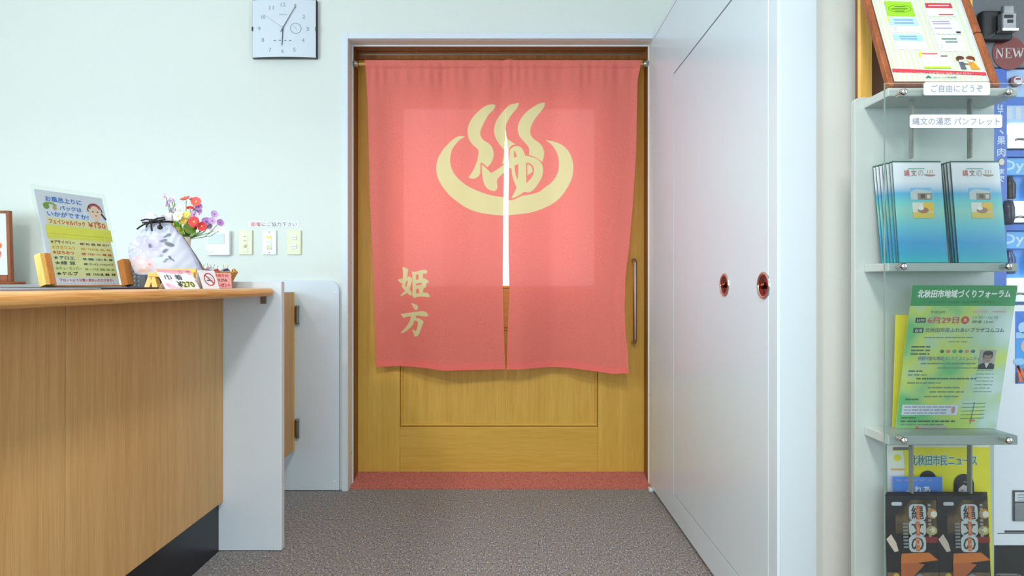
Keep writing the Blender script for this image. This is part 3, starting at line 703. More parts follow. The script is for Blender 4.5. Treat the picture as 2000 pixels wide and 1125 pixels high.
for z in (463.5, 481.5):
    r_ = MB().box(wp_(569), wp_(579.5), YW-.0115, YW-.0078, wz(z+4.4, 2.592), wz(z-4.4, 2.592), .001).build('rocker', WPL, t)
    m = MB()
    for x in (572, 576.5): m.box(wp_(x-.8), wp_(x+.8), YW-.0119, YW-.0113, wz(z+.8, 2.592), wz(z-.8, 2.592))
    m.build('rocker_mark', plain('ink_slate', (120, 130, 140), .6), r_)
nt_ = thing('notice_strip', 'narrow white paper notice with red and black words above the switches', 'notice', P(535, 438, YW))
MB().box(wx(485, 2.598), wx(584, 2.598), YW-.0012, YW-.0003, wz(443.3, 2.598), wz(432.3, 2.598)).build('paper', PAPER, nt_)
pr = Print((Vector((0, YW-.0012, 0)), Vector((1, 0, 0)), Vector((0, 0, 1)), Vector((0, -1, 0))))
pr.text('節電', wx(490.5, 2.598), wz(442, 2.598), 18.5/kw, 8.2/kw, (226, 84, 60), bold=.0001); pr.text('にご協力下さい', wx(511, 2.598), wz(442, 2.598), 69/kw, 8.2/kw, (84, 84, 90))
pr.build('lettering', nt_)

# ---------------------------------------------------------------- behind the counter, far left
sh = thing('side_cabinet', 'low pale grey cabinet against the back wall behind the counter', 'cabinet', (-2.4, 2.42, 0))
MB().box(-2.95, -2.02, 2.24, 2.598, .04, .915).build('carcass', WHITE, sh)
MB().box(-2.97, -2.0, 2.22, 2.598, .9155, .9385, .003).build('top', plain('pale_laminate', (206, 210, 214), .3, var=.01), sh)
for a in (-2.94, -2.47): MB().box(a, a+.45, 2.223, 2.2395, .06, .905, .002).build('door', WHITE, sh)
MB().box(-2.93, -2.04, 2.26, 2.59, 0, .0395).build('plinth', BLACK, sh)
pf = thing('picture_frame', 'brown wooden picture frame standing on the cabinet at the left edge', 'frame', (-2.29, 2.5, .94))
Yp = 2.50; kp = F/Yp
def pp(px, py): return (px-CX)/kp, EYE-(py-CY)/kp
xr, zt_ = pp(26.5, 412.5); zb_ = .9395+.012; xl = xr-.27; w = .0145
lean = Matrix.Translation((0, Yp, zb_)) @ Matrix.Rotation(.035, 4, 'X') @ Matrix.Rotation(0, 4, 'Y') @ Matrix.Translation((0, -Yp, -zb_))
xr += .004; lean = lean
m = MB(); m.box(xl, xl+w, Yp-.018, Yp, zb_, zt_, .002, M=lean); m.box(xr-w, xr, Yp-.018, Yp, zb_, zt_, .002, M=lean)
m.box(xl+w, xr-w, Yp-.018, Yp, zt_-.011, zt_, .002, M=lean); m.box(xl+w, xr-w, Yp-.018, Yp, zb_, zb_+.03, .002, M=lean); m.build('frame', BROWNW, pf)
MB().box(xl+w, xr-w, Yp-.010, Yp-.006, zb_+.03, zt_-.011, M=lean).build('picture', plain('picture_paper', (226, 236, 236), .2, var=.01), pf)
pr = Print((lean @ Vector((xr-w, Yp-.0102, zb_+.03)), Vector((1, 0, 0)), (lean.to_3x3() @ Vector((0, 0, 1))), (lean.to_3x3() @ Vector((0, -1, 0)))), .3)
pr.disc(-.046, .128, .020, .016, (232, 120, 70)); pr.disc(-.050, .112, .014, .010, (240, 160, 96), 2); pr.disc(-.044, .090, .014, .020, (222, 110, 84), 2); pr.disc(-.04, .083, .006, .008, (240, 230, 226), 3); pr.disc(-.09, .11, .03, .04, (244, 206, 160), 1)
pr.rect(-.06, .005, -.041, .035, (244, 246, 250)); pr.build('print', pf)
MB().box(xl+.02, xr+.022, Yp-.03, Yp+.035, .9395, .9515, .004).build('stand', BROWNW, pf)
pu = thing('cloth_purse', 'small colourful dotted cloth purse lying in front of the picture frame', 'purse', (-2.17, 2.36, .939))
def dots_mat():
    m, nt, b = base_mat('dotted_cloth'); tc = nd(nt, 'ShaderNodeTexCoord'); v = nd(nt, 'ShaderNodeTexVoronoi'); v.inputs['Scale'].default_value = 75
    nt.links.new(tc.outputs['Object'], v.inputs['Vector'])
    sp = nd(nt, 'ShaderNodeSeparateColor'); nt.links.new(v.outputs['Color'], sp.inputs[0])
    r = nd(nt, 'ShaderNodeValToRGB'); r.color_ramp.interpolation = 'CONSTANT'; e = r.color_ramp.elements
    cs = [(236, 240, 240), (240, 130, 150), (120, 200, 220), (250, 170, 110), (150, 110, 200), (240, 240, 236), (90, 190, 170)]
    for i in range(len(cs)-2): e.new(.5)
    for i, c in enumerate(cs): e[i].position = i/len(cs); e[i].color = lin(c)
    nt.links.new(sp.outputs[0], r.inputs[0]); nt.links.new(r.outputs[0], b.inputs['Base Color']); b.inputs['Roughness'].default_value = .8
    return m
MB().ball((-2.170, 2.36, .9535), .028, (1.25, .9, .53), sub=3).build('pouch_body', dots_mat(), pu)
m = MB(); m.tube([(-2.134, 2.352, .952), (-2.128, 2.35, .949), (-2.122, 2.35, .945)], .003, 8); m.build('zip_pull', plain('brass', (180, 140, 60), .3, .9), pu)

# ---------------------------------------------------------------- things on the counter
def card_frame(X, Y, th, lean, w, z=None):
    z = CT+.0006 if z is None else z
    t = Vector((math.cos(th), math.sin(th), 0)); n = Vector((math.sin(th), -math.cos(th), 0))
    u = -n*math.sin(lean)+Vector((0, 0, 1))*math.cos(lean)
    return (Vector((X, Y, z))-t*w/2, t, u, t.cross(u))
# desk mats
tag(MB().box(-1.52, -1.02, 1.40, 1.83, CT+.0003, CT+.0045, .0015).build('desk_mat', plain('navy_mat', (30, 36, 58), .45, var=.08), None, (-1.27, 1.6, CT)), 'thin dark navy desk mat under the price sign on the counter', 'mat')
tag(MB().box(-1.50, -.99, .95, 1.38, CT+.0003, CT+.004, .001).build('desk_mat', plain('grey_mat', (150, 154, 166), .5, var=.15, scale=200), None, (-1.2, 1.2, CT)), 'thin grey mat on the counter at the left edge', 'mat')
SZ = CT+.0050
sg = thing('price_sign', 'leaning paper price sign in a clear sleeve between two wooden side blocks', 'sign', (-1.254, 1.694, SZ))
sw, shh = .215, .305
fr = card_frame(-1.254, 1.694, 1.241, .278, sw, SZ)
def off(fr, d): return (fr[0]+fr[3]*d, fr[1], fr[2], fr[3])
MB().prism([(.010, .004), (sw-.010, .004), (sw-.010, shh-.012), (.010, shh-.012)], fr, -.0004, .0004).build('paper', plain('sign_paper', (232, 236, 250), .5, var=.01), sg)
MB().prism(rrect(0, 0, sw, shh, .006), off(fr, .0016), 0, .0006).build('clear_sleeve', CLEAR, sg)
pr = Print(off(fr, .0006)); q = .010; W = sw-.02; H = shh-.016
def U(u): return q+u*W
def V(v): return .004+(1-v)*H
BL = (78, 136, 222)
pr.text('お風呂上りに', U(.13), V(.115), W*.52, H*.055, BL, bold=.0005); pr.text('パックは', U(.31), V(.195), W*.32, H*.048, BL, bold=.0005); pr.text('いかがですか?', U(.12), V(.272), W*.60, H*.055, BL, bold=.0005)
pr.ring(U(.18), V(.175), .020, .012, (150, 176, 84), a0=.35, a1=2.9, asp=.8); pr.disc(U(.125), V(.165), .008, .010, (128, 168, 60), 2); pr.disc(U(.24), V(.18), .006, .006, (206, 176, 120), 2)
fx, fy = U(.84), V(.175)
pr.disc(fx, fy, .019, .027, (250, 222, 200)); pr.ring(fx, fy+.008, .021, .012, (210, 96, 96), a0=.1, a1=PI-.1, layer=2); pr.ring(fx, fy+.004, .023, .020, (70, 44, 40), a0=-.2, a1=PI+.2, layer=2)
pr.line(fx+.018, fy-.004, fx+.03, fy-.022, .006, (50, 34, 34), 3)
for s_ in (-1, 1): pr.disc(fx+s_*.007, fy+.001, .003, .0022, (120, 80, 50), 3)
pr.disc(fx, fy-.012, .004, .002, (220, 120, 90), 3); pr.rect(fx-.004, fy-.034, fx+.004, fy-.026, (246, 210, 180)); pr.disc(fx, fy-.036, .012, .004, (240, 190, 140))
pr.rect(U(.10), V(.365), U(1.0), V(.285), (238, 236, 176)); pr.text('フェイシャルパック', U(.12), V(.352), W*.52, H*.05, (222, 84, 40), bold=.0006); pr.text('¥150', U(.69), V(.355), W*.27, H*.055, (222, 84, 40), bold=.0006)
pr.rect(U(.06), V(.505), U(1.03), V(.37), (240, 236, 84), 3); pr.rect(U(.06), V(.462), U(1.03), V(.456), (214, 210, 80), 4); pr.rect(U(.06), V(.492), U(1.03), V(.488), (222, 218, 90), 4)
pr.rect(U(.07), V(.912), U(.985), V(.505), (238, 234, 168))
rows = [('★アサイベリー', '効果：美白、保湿、保温、毛穴ケア', (140, 84, 40)), ('★カタツムリ', '効果：うるおい肌、弾力、保湿', (232, 176, 40)), ('★はちみつ', '効果：うるおい・ハリ、栄養、保湿', (222, 84, 44)),
        ('★アロエ', '効果：敏感肌、うるおい、癒し、鎮静', (48, 108, 122)), ('★緑 豆', '効果：デトックス、アンチエイジング', (70, 104, 84)), ('★キューカンバー', '効果：しっとり感、透明感、保湿、鎮静', (150, 182, 96)), ('★ケルプ', '効果：うるるん感、鎮静、保湿', (44, 44, 44))]
lw = (.34, .33, .30, .29, .29, .37, .30)
for i, (a, b_, c) in enumerate(rows):
    v = .555+i*.055; pr.text(a, U(.085), V(v+.006), W*lw[i], H*.036, c, 4, bold=.0003); pr.text(b_, U(.50), V(v+.006), W*.46, H*.025, c, 4, bold=.0002)
pr.text('フロントにてお買い求めいただけます♪', U(.11), V(.957), W*.80, H*.032, (214, 84, 56), bold=.0003)
for i in range(17): pr.rect(U(.10+i*.05), V(.982), U(.125+i*.05), V(.974), (206, 196, 222))
pr.build('print', sg)
for k, (u0, u1) in enumerate(((-.024, .002), (sw-.004, sw+.020))):
    m = MB(); t = fr[1]; n = Vector((math.sin(1.241), -math.cos(1.241), 0)); o = fr[0]
    hgt = .092 if k == 0 else .085
    m.prism([(u0, 0), (u1, 0), (u1, hgt), (u0, hgt)], fr, 0, .026, 0, .0015); ob = m.build('side_block', BLOCKW if k else PINE, sg)
    ob.location.z += .0
    if k == 0: MB().prism([(u0+.012, .001), (u1+.001, .001), (u1+.001, hgt-.001), (u0+.012, hgt-.001)], fr, .0261, .0285).build('dark_face', BLOCKW, ob)
MB().prism([(.0, 0), (sw-.004, 0), (sw-.004, .004), (.0, .004)], fr, .0026, .010).build('base_strip', BLOCKW, sg)

# mesh basket with paper, behind the cloth bag
bk = thing('mesh_basket', 'black plastic lattice basket behind the cloth bag', 'basket', (-1.17, 1.93, CT))
m = MB(); bx0, bx1, by0, by1, bz0, bz1 = -1.262, -1.09, 1.88, 1.985, CT+.001, CT+.092
def lattice(p0, ax, L_, axis):
    for i in range(int(L_/.0135)+1):
        a = min(i*.0135, L_-.0052)
        if axis == 'x': m.box(p0+a, p0+a+.0052, ax-.0015, ax+.0015, bz0, bz1)
        else: m.box(ax-.0015, ax+.0015, p0+a, p0+a+.0052, bz0, bz1)
    for k in range(7):
        z = bz0+.002+k*.0137
        if axis == 'x': m.box(p0, p0+L_, ax-.0014, ax+.0014, z, z+.0052)
        else: m.box(ax-.0014, ax+.0014, p0, p0+L_, z, z+.0052)
lattice(bx0, by0, bx1-bx0, 'x'); lattice(bx0, by1, bx1-bx0, 'x'); lattice(by0, bx0, by1-by0, 'y'); lattice(by0, bx1, by1-by0, 'y')
m.box(bx0, bx1, by0, by1, bz0, bz0+.003); m.build('basket_body', BLACK, bk)
MB().box(-1.222, -1.20, by0-.003, by0-.0018, bz0, bz0+.045).box(-1.198, -1.15, by0-.003, by0-.0018, bz0, bz0+.048).build('front_tab', plain('dark_brown_plastic', (62, 50, 48), .4), bk)
tag(MB().box(-1.256, -1.10, 1.89, 1.975, CT+.0045, CT+.108, .003).build('paper_stack', PAPER, None, (-1.18, 1.93, CT+.0045)), 'stack of white paper standing in the black lattice basket', 'paper')

# small pine easel carrying the cloth bag
es = thing('mini_easel', 'small yellow pine display stand holding up the cloth bag', 'stand', (-1.11, 1.72, CT))
Ye = 1.70; ke = F/Ye
def ex(px): return (px-CX)/ke
def ez(py): return EYE-(py-CY)/ke
MB().box(ex(288), ex(378), Ye, Ye+.020, ez(541), ez(532), .0015).build('ledge', PINEH, es)
MB().box(ex(294.5), ex(376), Ye+.018, Ye+.026, ez(531.8), ez(524.3), .0015).build('cross_bar', PINEH, es)
MB().box(ex(288), ex(378), Ye+.0265, Ye+.105, .9600, .9682, .0015).build('rear_ledge', PINEH, es)
for px in (296, 368):
    m = MB(); zt2 = ez(541.2); zb2 = CT+.0005
    for s_ in (-1, 1):
        c = ex(px); a = s_*.013
        m.add([(c+a-.008, Ye-.004, zb2), (c+a+.008, Ye-.004, zb2), (c+a*.3+.007, Ye-.001, zt2), (c+a*.3-.007, Ye-.001, zt2),
               (c+a-.008, Ye+.016, zb2), (c+a+.008, Ye+.016, zb2), (c+a*.3+.007, Ye+.016, zt2), (c+a*.3-.007, Ye+.016, zt2)],
              [[0, 1, 2, 3], [7, 6, 5, 4], [0, 4, 5, 1], [1, 5, 6, 2], [2, 6, 7, 3], [3, 7, 4, 0]])
    m.build('foot', PINE, es)
for px in (300, 366): MB().box(ex(px)-.005, ex(px)+.005, Ye+.085, Ye+.095, CT+.0005, .9595, .001).build('back_leg', PINE, es)

# drawstring cloth bag
Yb = 1.765; kb = F/Yb
bag = thing('drawstring_bag', 'white floral cloth drawstring bag tied with a black cord', 'bag', ((322-CX)/kb, Yb, EYE-(537-CY)/kb))
LB = [(537, 272), (533, 267), (528, 264), (509, 256.6), (491, 252), (478.5, 252), (463, 259.6), (452, 267), (444, 274), (436, 281)]
RB = [(537, 380), (534, 388), (528, 389), (509, 380), (488, 368), (476, 360), (463.5, 351.8), (452, 341), (444, 334), (436, 327)]
def ip(y, L_): L_ = sorted(L_); return np.interp(y, [a[0] for a in L_], [a[1] for a in L_])
nr, ns = 100, 200
vs = []; colr = []
WHT = np.array([196, 201, 219.])
rp = random.Random(11); PETALS = []
for n_p, rad, (cx_, cy_), sz, base in ((11, 24, (302, 480), (13, 8), (196, 192, 212)), (8, 11, (302, 480), (9, 6), (184, 178, 202)), (11, 17, (284, 517), (11, 7), (226, 196, 200)), (7, 8, (284, 517), (8, 5.5), (232, 208, 208))):
    for k in range(n_p):
        t = 2*PI*k/n_p+rp.uniform(-.2, .2); j = rp.uniform(.93, 1.06)
        PETALS.append((cx_+rad*math.cos(t)*1.25, cy_+rad*.62*math.sin(t), sz[0], sz[1], t*.8, [min(250, v*j) for v in base], .75))
def paint(x, y):
    c = WHT.copy()
    def mix(a, col): 
        nonlocal c
        c = c*(1-a)+np.array(col, float)*a
    def ell(cx_, cy_, a, b_, rot=0): 
        u = (x-cx_)*math.cos(rot)+(y-cy_)*math.sin(rot); v = -(x-cx_)*math.sin(rot)+(y-cy_)*math.cos(rot); return math.hypot(u/a, v/b_)
    def soft(d, w=.25): return min(1, max(0, (1-d)/w))
    # big pale rose and a blush peony, petal by petal
    for (a, b_, l, w, r_, col, al) in PETALS:
        d = ell(a, b_, l, w, r_)
        if d < 1: mix(al*soft(d, .25), col); mix(.45*max(0, 1-abs(d-.9)/.12), [v*.86 for v in col])
    mix(.9*soft(ell(302.5, 480.5, 4.2, 5.4), .4), (84, 62, 92))
    mix(.7*soft(ell(290, 529, 18, 6, -.15), .8), (216, 158, 112)); mix(.8*soft(ell(303, 517, 4.5, 3), .6), (206, 124, 92))
    # grey leaves
    for (a, b_, l, w, r_) in ((328.5, 461, 7, 4, -.5), (326.5, 471, 7.5, 3.6, -.15), (337.5, 478, 9.5, 4.2, .35), (331.5, 491, 6.5, 3.6, -.6), (325, 500, 4, 4, .8)):
        d = ell(a, b_, l, w, r_)
        if d < 1: mix((.95 if b_ < 495 else .35)*soft(d, .15), (112, 118, 132)); mix(.4*soft(ell(a, b_, l, .6, r_), .5), (92, 98, 108))
    for (a, b_, l, w, r_) in ((341, 504, 5.5, 1.8, 1.1), (335, 508, 5, 1.9, -.5), (346, 509, 4, 1.4, .8), (332, 512, 4, 1.2, -.3)): mix(.85*soft(ell(a, b_, l, w, r_), .3), (84, 90, 100))
    mix(.5*soft(ell(338, 516, 8, 3.5), .7), (234, 204, 204))
    return c
for i in range(nr+1):
    py = 537-(537-436)*i/nr; v = i/nr
    x0, x1 = ip(py, LB), ip(py, RB)
    dep = .016+.018*math.sin(PI*min(1, (v*.9+.08)))**.6
    step = 1/(1+math.exp((py-463)/1.6))            # cloth drops back above the fold line
    for k in range(ns):
        a = 2*PI*k/ns; ca, sa = math.cos(a), math.sin(a)
        px = (x0+x1)/2+(x1-x0)/2*math.copysign(abs(ca)**.62, ca)
        y = -dep*math.copysign(abs(sa)**.55, sa)
        pl = max(0, (v-.55)/.45)
        if sa > 0:
            y += .010*step+.0006*math.sin(px*.30+py*.22)*(1-step)
            y += .036*max(0, (px-334)/54)**1.2                       # right side turned away
            y += .0045*math.exp(-((py-(476+.35*(px-252)))/3.0)**2)*max(0, 1-(px-252)/34)   # creases on the left edge
            y += .0040*math.exp(-((py-(497-.45*(px-252)))/2.6)**2)*max(0, 1-(px-252)/30)
            y -= .0035*math.exp(-((px-(300+.5*(py-440)))/4.5)**2)*pl
        y += (.0045*pl*math.sin(px*.42+2*math.sin(px*.11))+.003*math.sin(py*.16-px*.05)*pl)
        pyy = py+1.2*pl*math.sin(px*.3)
        vs.append(((px-CX)/kb, Yb+y+.02*v, EYE-(pyy-CY)/kb)); colr.append(lin(paint(px, py)) if sa > -.3 else lin(WHT))
fs = [[i*ns+k, i*ns+(k+1) % ns, (i+1)*ns+(k+1) % ns, (i+1)*ns+k] for i in range(nr) for k in range(ns)]+[list(range(ns))[::-1]]
m = MB(); m.add(vs, fs, 0, True)
mt, nt, b = base_mat('floral_cloth'); vc = nd(nt, 'ShaderNodeVertexColor'); vc.layer_name = 'flower_print'; nt.links.new(vc.outputs[0], b.inputs['Base Color']); b.inputs['Roughness'].default_value = .85
ob = m.build('bag_body', mt, bag)
ca = ob.data.color_attributes.new('flower_print', 'FLOAT_COLOR', 'POINT'); ca.data.foreach_set('color', np.array(colr, np.float32).ravel())
# ruffle above the cord
m = MB(); n_ = 120; vs = []
for j in range(13):
    v = j/12
    for k in range(n_):
        a = 2*PI*k/n_; ca_, sa_ = math.cos(a), math.sin(a)
        rip = math.sin(a*9)+.5*math.sin(a*14+1)
        w_ = 23+9*v**.8+2.2*v*rip; px = 303+(w_)*ca_-6*v; py = 437-v*(17+3.5*math.sin(a*5)+1.5*rip)-2*ca_
        vs.append(((px-CX)/kb, Yb+.02-(.016+.012*v)*sa_-.006*v*rip, EYE-(py-CY)/kb))
m.add(vs, [[j*n_+k, j*n_+(k+1) % n_, (j+1)*n_+(k+1) % n_, (j+1)*n_+k] for j in range(12) for k in range(n_)], 0, True)
ob = m.build('ruffle', plain('white_cotton', (230, 228, 238), .85, var=.03), bag)
sd_ = ob.modifiers.new('thick', 'SOLIDIFY'); sd_.thickness = .001
def bz(px, py, d=-.03): return Vector(((px-CX)/kb, Yb+.02+d, EYE-(py-CY)/kb))
m = MB()
m.tube([bz(303+25*math.cos(a), 434-2.2*math.cos(a)-0, -.022*math.sin(a)) for a in np.linspace(0, 2*PI, 40)], .0032, 8)
for p in ([(302, 431), (290, 429), (281, 432), (284, 436), (296, 435), (304, 432)], [(302, 431), (314, 427), (326, 426), (328, 429.5), (318, 431), (304, 432)], [(298, 433), (289, 438), (280, 443), (272, 448)], [(297, 433), (292, 440), (290, 444)], [(312, 431), (317, 436), (318, 443)], [(300, 433), (301, 444), (301, 452)]):
    k = len(p)
    m.tube([bz(a, b_, -.030-.004*math.sin(PI*i/(k-1))) for i, (a, b_) in enumerate(p)], .0026, 8)
m.ball(bz(301, 432, -.033), .006, (1.3, .8, 1)); ob = m.build('cord', plain('black_cord', (24, 24, 28), .7, var=.2, scale=300), bag)
MB().ball(bz(318, 445, -.034), .0075, (1.1, 1, .95), sub=3).build('cord_bead', plain('black_bead', (20, 20, 22), .15), ob)

# price card
fr = card_frame(-.885, 1.546, 1.212, .632, .105)
pc = thing('price_card', 'small white and pink price card leaning in front of the pine stand', 'price card', fr[0]+fr[1]*.0525)
MB().prism([(0, 0), (.105, 0), (.105, .065), (0, .065)], fr, -.0006, 0).build('card', PAPER, pc)
n_h = Vector((math.sin(1.212), -math.cos(1.212), 0))
m = MB(); o1 = fr[0]+fr[2]*.058+fr[1]*.03; o2 = o1-n_h*.03; o2.z = CT+.0005
m.add([o1, o1+fr[1]*.04, o2+fr[1]*.04, o2], [[0, 1, 2, 3]]); ob = m.build('prop_leg', PAPER, pc); sd_ = ob.modifiers.new('thick', 'SOLIDIFY'); sd_.thickness = .0006
pr = Print(fr)
pr.rect(0, .056, .105, .065, (232, 168, 184)); pr.poly([(.01, .056), (.05, .050), (.095, .056)], (236, 190, 204)); pr.ring(.07, .057, .006, .004, (220, 130, 150), 2); pr.disc(.02, .008, .012, .007, (240, 196, 216)); pr.disc(.04, .003, .012, .003, (240, 196, 216)); pr.disc(.012, .014, .006, .005, (236, 176, 200), 2); pr.disc(.095, .055, .008, .008, (236, 184, 196))
pr.text('巾 着', .014, .030, .052, .018, (60, 60, 66), 3, bold=.0001); pr.text('¥270', .042, .006, .050, .018, (232, 222, 60), 3, bold=.0016); pr.text('¥270', .042, .006, .050, .018, (74, 84, 60), 5, bold=.0003); pr.text('¥', .042, .006, .010, .018, (70, 70, 140), 7, bold=.0004)
pr.build('print', pc)
# no smoking tent card
fr = card_frame(-.845, 1.615, 1.3, .34, .06)
tc_ = thing('tent_card', 'white folded tent card with a red no smoking sign on the counter', 'sign', fr[0]+fr[1]*.03-Vector((math.sin(1.3), -math.cos(1.3), 0))*.018)
m = MB(); m.prism([(0, 0), (.06, 0), (.06, .055), (0, .055)], fr, -.0005, 0)
n_h = Vector((math.sin(1.3), -math.cos(1.3), 0)); top = fr[0]+fr[2]*.055
fb_ = frame(fr[0]-n_h*.037, fr[1], top-(fr[0]-n_h*.037)); 
m.prism([(0, 0), (.06, 0), (.06, .0548), (0, .0548)], fb_, -.0005, 0); m.build('card', PAPER, tc_)
pr = Print(fr); RD = (206, 52, 44)
pr.ring(.032, .028, .0195, .0162, RD, asp=1.0); pr.line(.032-.0125, .028+.0125, .032+.0125, .028-.0125, .0036, RD, 3)
pr.rect(.021, .0235, .034, .0265, (70, 74, 80), 1); pr.rect(.035, .0235, .043, .0265, (210, 190, 170), 1)
for i, (a, b_) in enumerate(((.030, .033), (.034, .035), (.038, .033), (.041, .031))): pr.disc(a, b_, .0036, .0024, (196, 214, 224), 1+.2*i)
pr.build('print', tc_)
# wicker basket, note and little paper parasols
Yk = 1.938; kk = F/Yk
wb = thing('wicker_basket', 'small tapered wicker basket behind the no smoking card', 'basket', ((424-CX)/kk, Yk, CT))
m = MB(); c = Vector(((424-CX)/kk, Yk, 0)); zb_, zt_ = CT+.001, EYE-(531-CY)/kk
n_ = 30
for k in range(n_):
    a = 2*PI*k/n_; d = Vector((math.cos(a), .5*math.sin(a), 0))
    m.tube([c+d*.040+Vector((0, 0, zb_)), c+d*.052+Vector((0, 0, (zb_+zt_)/2)), c+d*.066+Vector((0, 0, zt_))], .0017, 5)
for j in range(9):
    v = j/8; R_ = .0405+.0255*v; z = zb_+.0015+(zt_-zb_-.003)*v
    m.tube([c+Vector((R_*math.cos(a), .5*R_*math.sin(a), z+.0015*math.sin(a*15+j*PI))) for a in np.linspace(0, 2*PI, 61)], .0027 if j < 8 else .0036, 6)
m.lathe([(0, zb_+.001), (.039, zb_+.001)], Matrix.Translation(c) @ Matrix.Diagonal((1, .5, 1, 1)), 30)
m.build('weave', wood('wicker', (176, 122, 58), (222, 174, 96), 'X', fine=3), wb)
fr = card_frame(-.934, 1.852, 1.02, .08, .066)
pn = thing('pink_note', 'pink handwritten note standing against the wicker basket', 'note', fr[0]+fr[1]*.033)
MB().prism([(0, 0), (.066, 0), (.066, .050), (0, .050)], fr, -.0005, 0).build('paper', plain('pink_paper', (244, 178, 178), .6), pn)
pr = Print(fr)
pr.text('手作りの', .008, .036, .046, .010, (222, 74, 60), bold=.0004); pr.text('おりがみ', .006, .021, .045, .010, (140, 54, 60), bold=.0004); pr.text('プレゼント', .008, .005, .053, .011, (190, 50, 60), bold=.0005)
for (a, b_) in ((.056, .042), (.055, .030), (.060, .02)): pr.disc(a, b_, .001, .001, (222, 120, 120), n=8)
pr.build('lettering', pn)
def parasol(px, py, col, nm, tilt=0, side=0):
    base = Vector(((px-CX)/kk, Yk-.010+side, EYE-(py-CY)/kk))
    t = thing('paper_parasol', nm+' folded paper parasol sticking out of the wicker basket', 'paper parasol', base, 'paper parasols in the wicker basket')
    M = Matrix.Translation(base) @ Matrix.Rotation(tilt, 4, 'Y'); n_ = 12
    prof = [(.0135, -.004), (.0075, .003), (0, .0075)]; vs = []; m = MB()
    for (r_, z) in prof:
        for k in range(n_): vs.append(M @ Vector((r_*(1 if k % 2 else .86)*math.cos(2*PI*k/n_), r_*(1 if k % 2 else .86)*math.sin(2*PI*k/n_), z)))
    m.add(vs, [[i*n_+k, i*n_+(k+1) % n_, (i+1)*n_+(k+1) % n_, (i+1)*n_+k] for i in range(2) for k in range(n_)])
    m.build('canopy', plain('paper_'+nm.replace(' ', '_'), col, .6), t)
    MB().cyl(M @ Vector((0, 0, .0185)), M @ Vector((0, 0, -.030)), .0009, 6).build('stick', PINE, t)
for a in (('bright orange', 400, 527, (240, 130, 50), .15, 0), ('dark teal', 413, 527.5, (60, 104, 104), -.2, .012), ('red', 429, 529, (210, 60, 66), .2, -.008), ('pale blue', 437, 528, (180, 204, 224), -.1, .012), ('navy', 447, 528, (48, 58, 110), .25, -.004), ('lilac', 405, 524.5, (206, 170, 214), -.25, .018), ('white', 420, 526, (232, 232, 236), .35, -.004)):
    parasol(a[1], a[2], a[3], a[0], a[4], a[5])
b_ = Vector(((458-CX)/kk, Yk-.004, EYE-(528.5-CY)/kk)); m = MB(); m.ball(b_, .0065, sub=3)
tag(m.build('gold_ball', plain('gold_foil', (226, 170, 60), .22, .9), None, b_-Vector((0, 0, .0065))), 'small shiny gold ball on the right rim of the wicker basket', 'ball')

# flowers in a slim vase
Yv = 1.86; kv = F/Yv
vx = (363.5-CX)/kv
tag(MB().lathe([(0, CT+.001), (.018, CT+.001), (.020, CT+.006), (.013, CT+.05), (.011, CT+.10), (.0135, EYE-(472-CY)/kv), (.0155, EYE-(463-CY)/kv), (.0145, EYE-(463-CY)/kv), (.011, EYE-(472-CY)/kv), (0, CT+.11)], Matrix.Translation((vx, Yv, 0)), 24).build('vase', plain('vase_cream', (226, 214, 186), .25, var=.02), None, (vx, Yv, CT)), 'slim cream vase of flowers behind the cloth bag', 'vase')
mouth = Vector((vx, Yv, EYE-(468-CY)/kv))
GREEN = plain('stem_green', (110, 150, 60), .6, var=.15); YEL = plain('flower_yellow', (246, 222, 90), .6, var=.08)
def blossom(nm, label, px, py, r, col, npet=8, face=(0, -1, .25), cc=(226, 206, 80), dep=0, cup=.25, double=False, group=None):
    c = Vector(((px-CX)/kv, Yv+dep, EYE-(py-CY)/kv)); t = thing(nm, label, 'flower', c, group)
    q = Vector(face).to_track_quat('Z', 'Y').to_matrix().to_4x4(); M = Matrix.Translation(c) @ q
    m = MB()
    for lay in range(2 if double else 1):
        for k in range(npet):
            a = 2*PI*(k+.5*lay)/npet; w = r*1.25*math.sin(PI/npet); rr = r*(1-.25*lay); h0 = .001+.0015*lay
            R_ = M @ Matrix.Rotation(a, 4, 'Z')
            pts = [(.12*rr, -.15*w, h0), (.6*rr, -w*.8, h0+cup*rr*.35), (.9*rr, -w*.55, h0+cup*rr*.7), (rr, 0, h0+cup*rr*.8), (.9*rr, w*.55, h0+cup*rr*.7), (.6*rr, w*.8, h0+cup*rr*.35), (.12*rr, .15*w, h0), (.6*rr, 0, h0+cup*rr*.15)]
            m.add([R_ @ Vector(p) for p in pts], [[0, 1, 7], [1, 2, 7], [2, 3, 7], [3, 4, 7], [4, 5, 7], [5, 6, 7], [6, 0, 7]], 0, True)
    m.build('petals', plain('petal_%d_%d_%d' % col, col, .65, var=.10, scale=120), t)
    MB().ball(M @ Vector((0, 0, .0016)), r*.24, (1, 1, .6), M=q.to_3x3().to_4x4(), sub=1).build('flower_center', plain('disc_%d_%d_%d' % cc, cc, .7), t)
    mid = (c+mouth)/2+Vector(((c.x-mouth.x)*.22, 0, -.004)); back = M @ Vector((0, 0, -.003))
    MB().tube([back, back*.5+mid*.5+Vector((0, 0, .002)), mid, mouth], .0011, 6).build('stem', GREEN, t)
RED, REDD = (226, 74, 84), (236, 92, 88)
LIL, LILD, WHF = (216, 178, 232), (188, 136, 208), (246, 246, 248)
blossom('red_flower', 'red flower seen from the side at the top left of the bouquet', 363, 390, .0165, REDD, face=(-.2, -.6, 1), cup=.45)
blossom('red_flower', 'red flower seen from the side at the top middle of the bouquet', 375, 390.5, .0145, (232, 96, 112), face=(.1, -.6, 1), cup=.45, dep=.012)
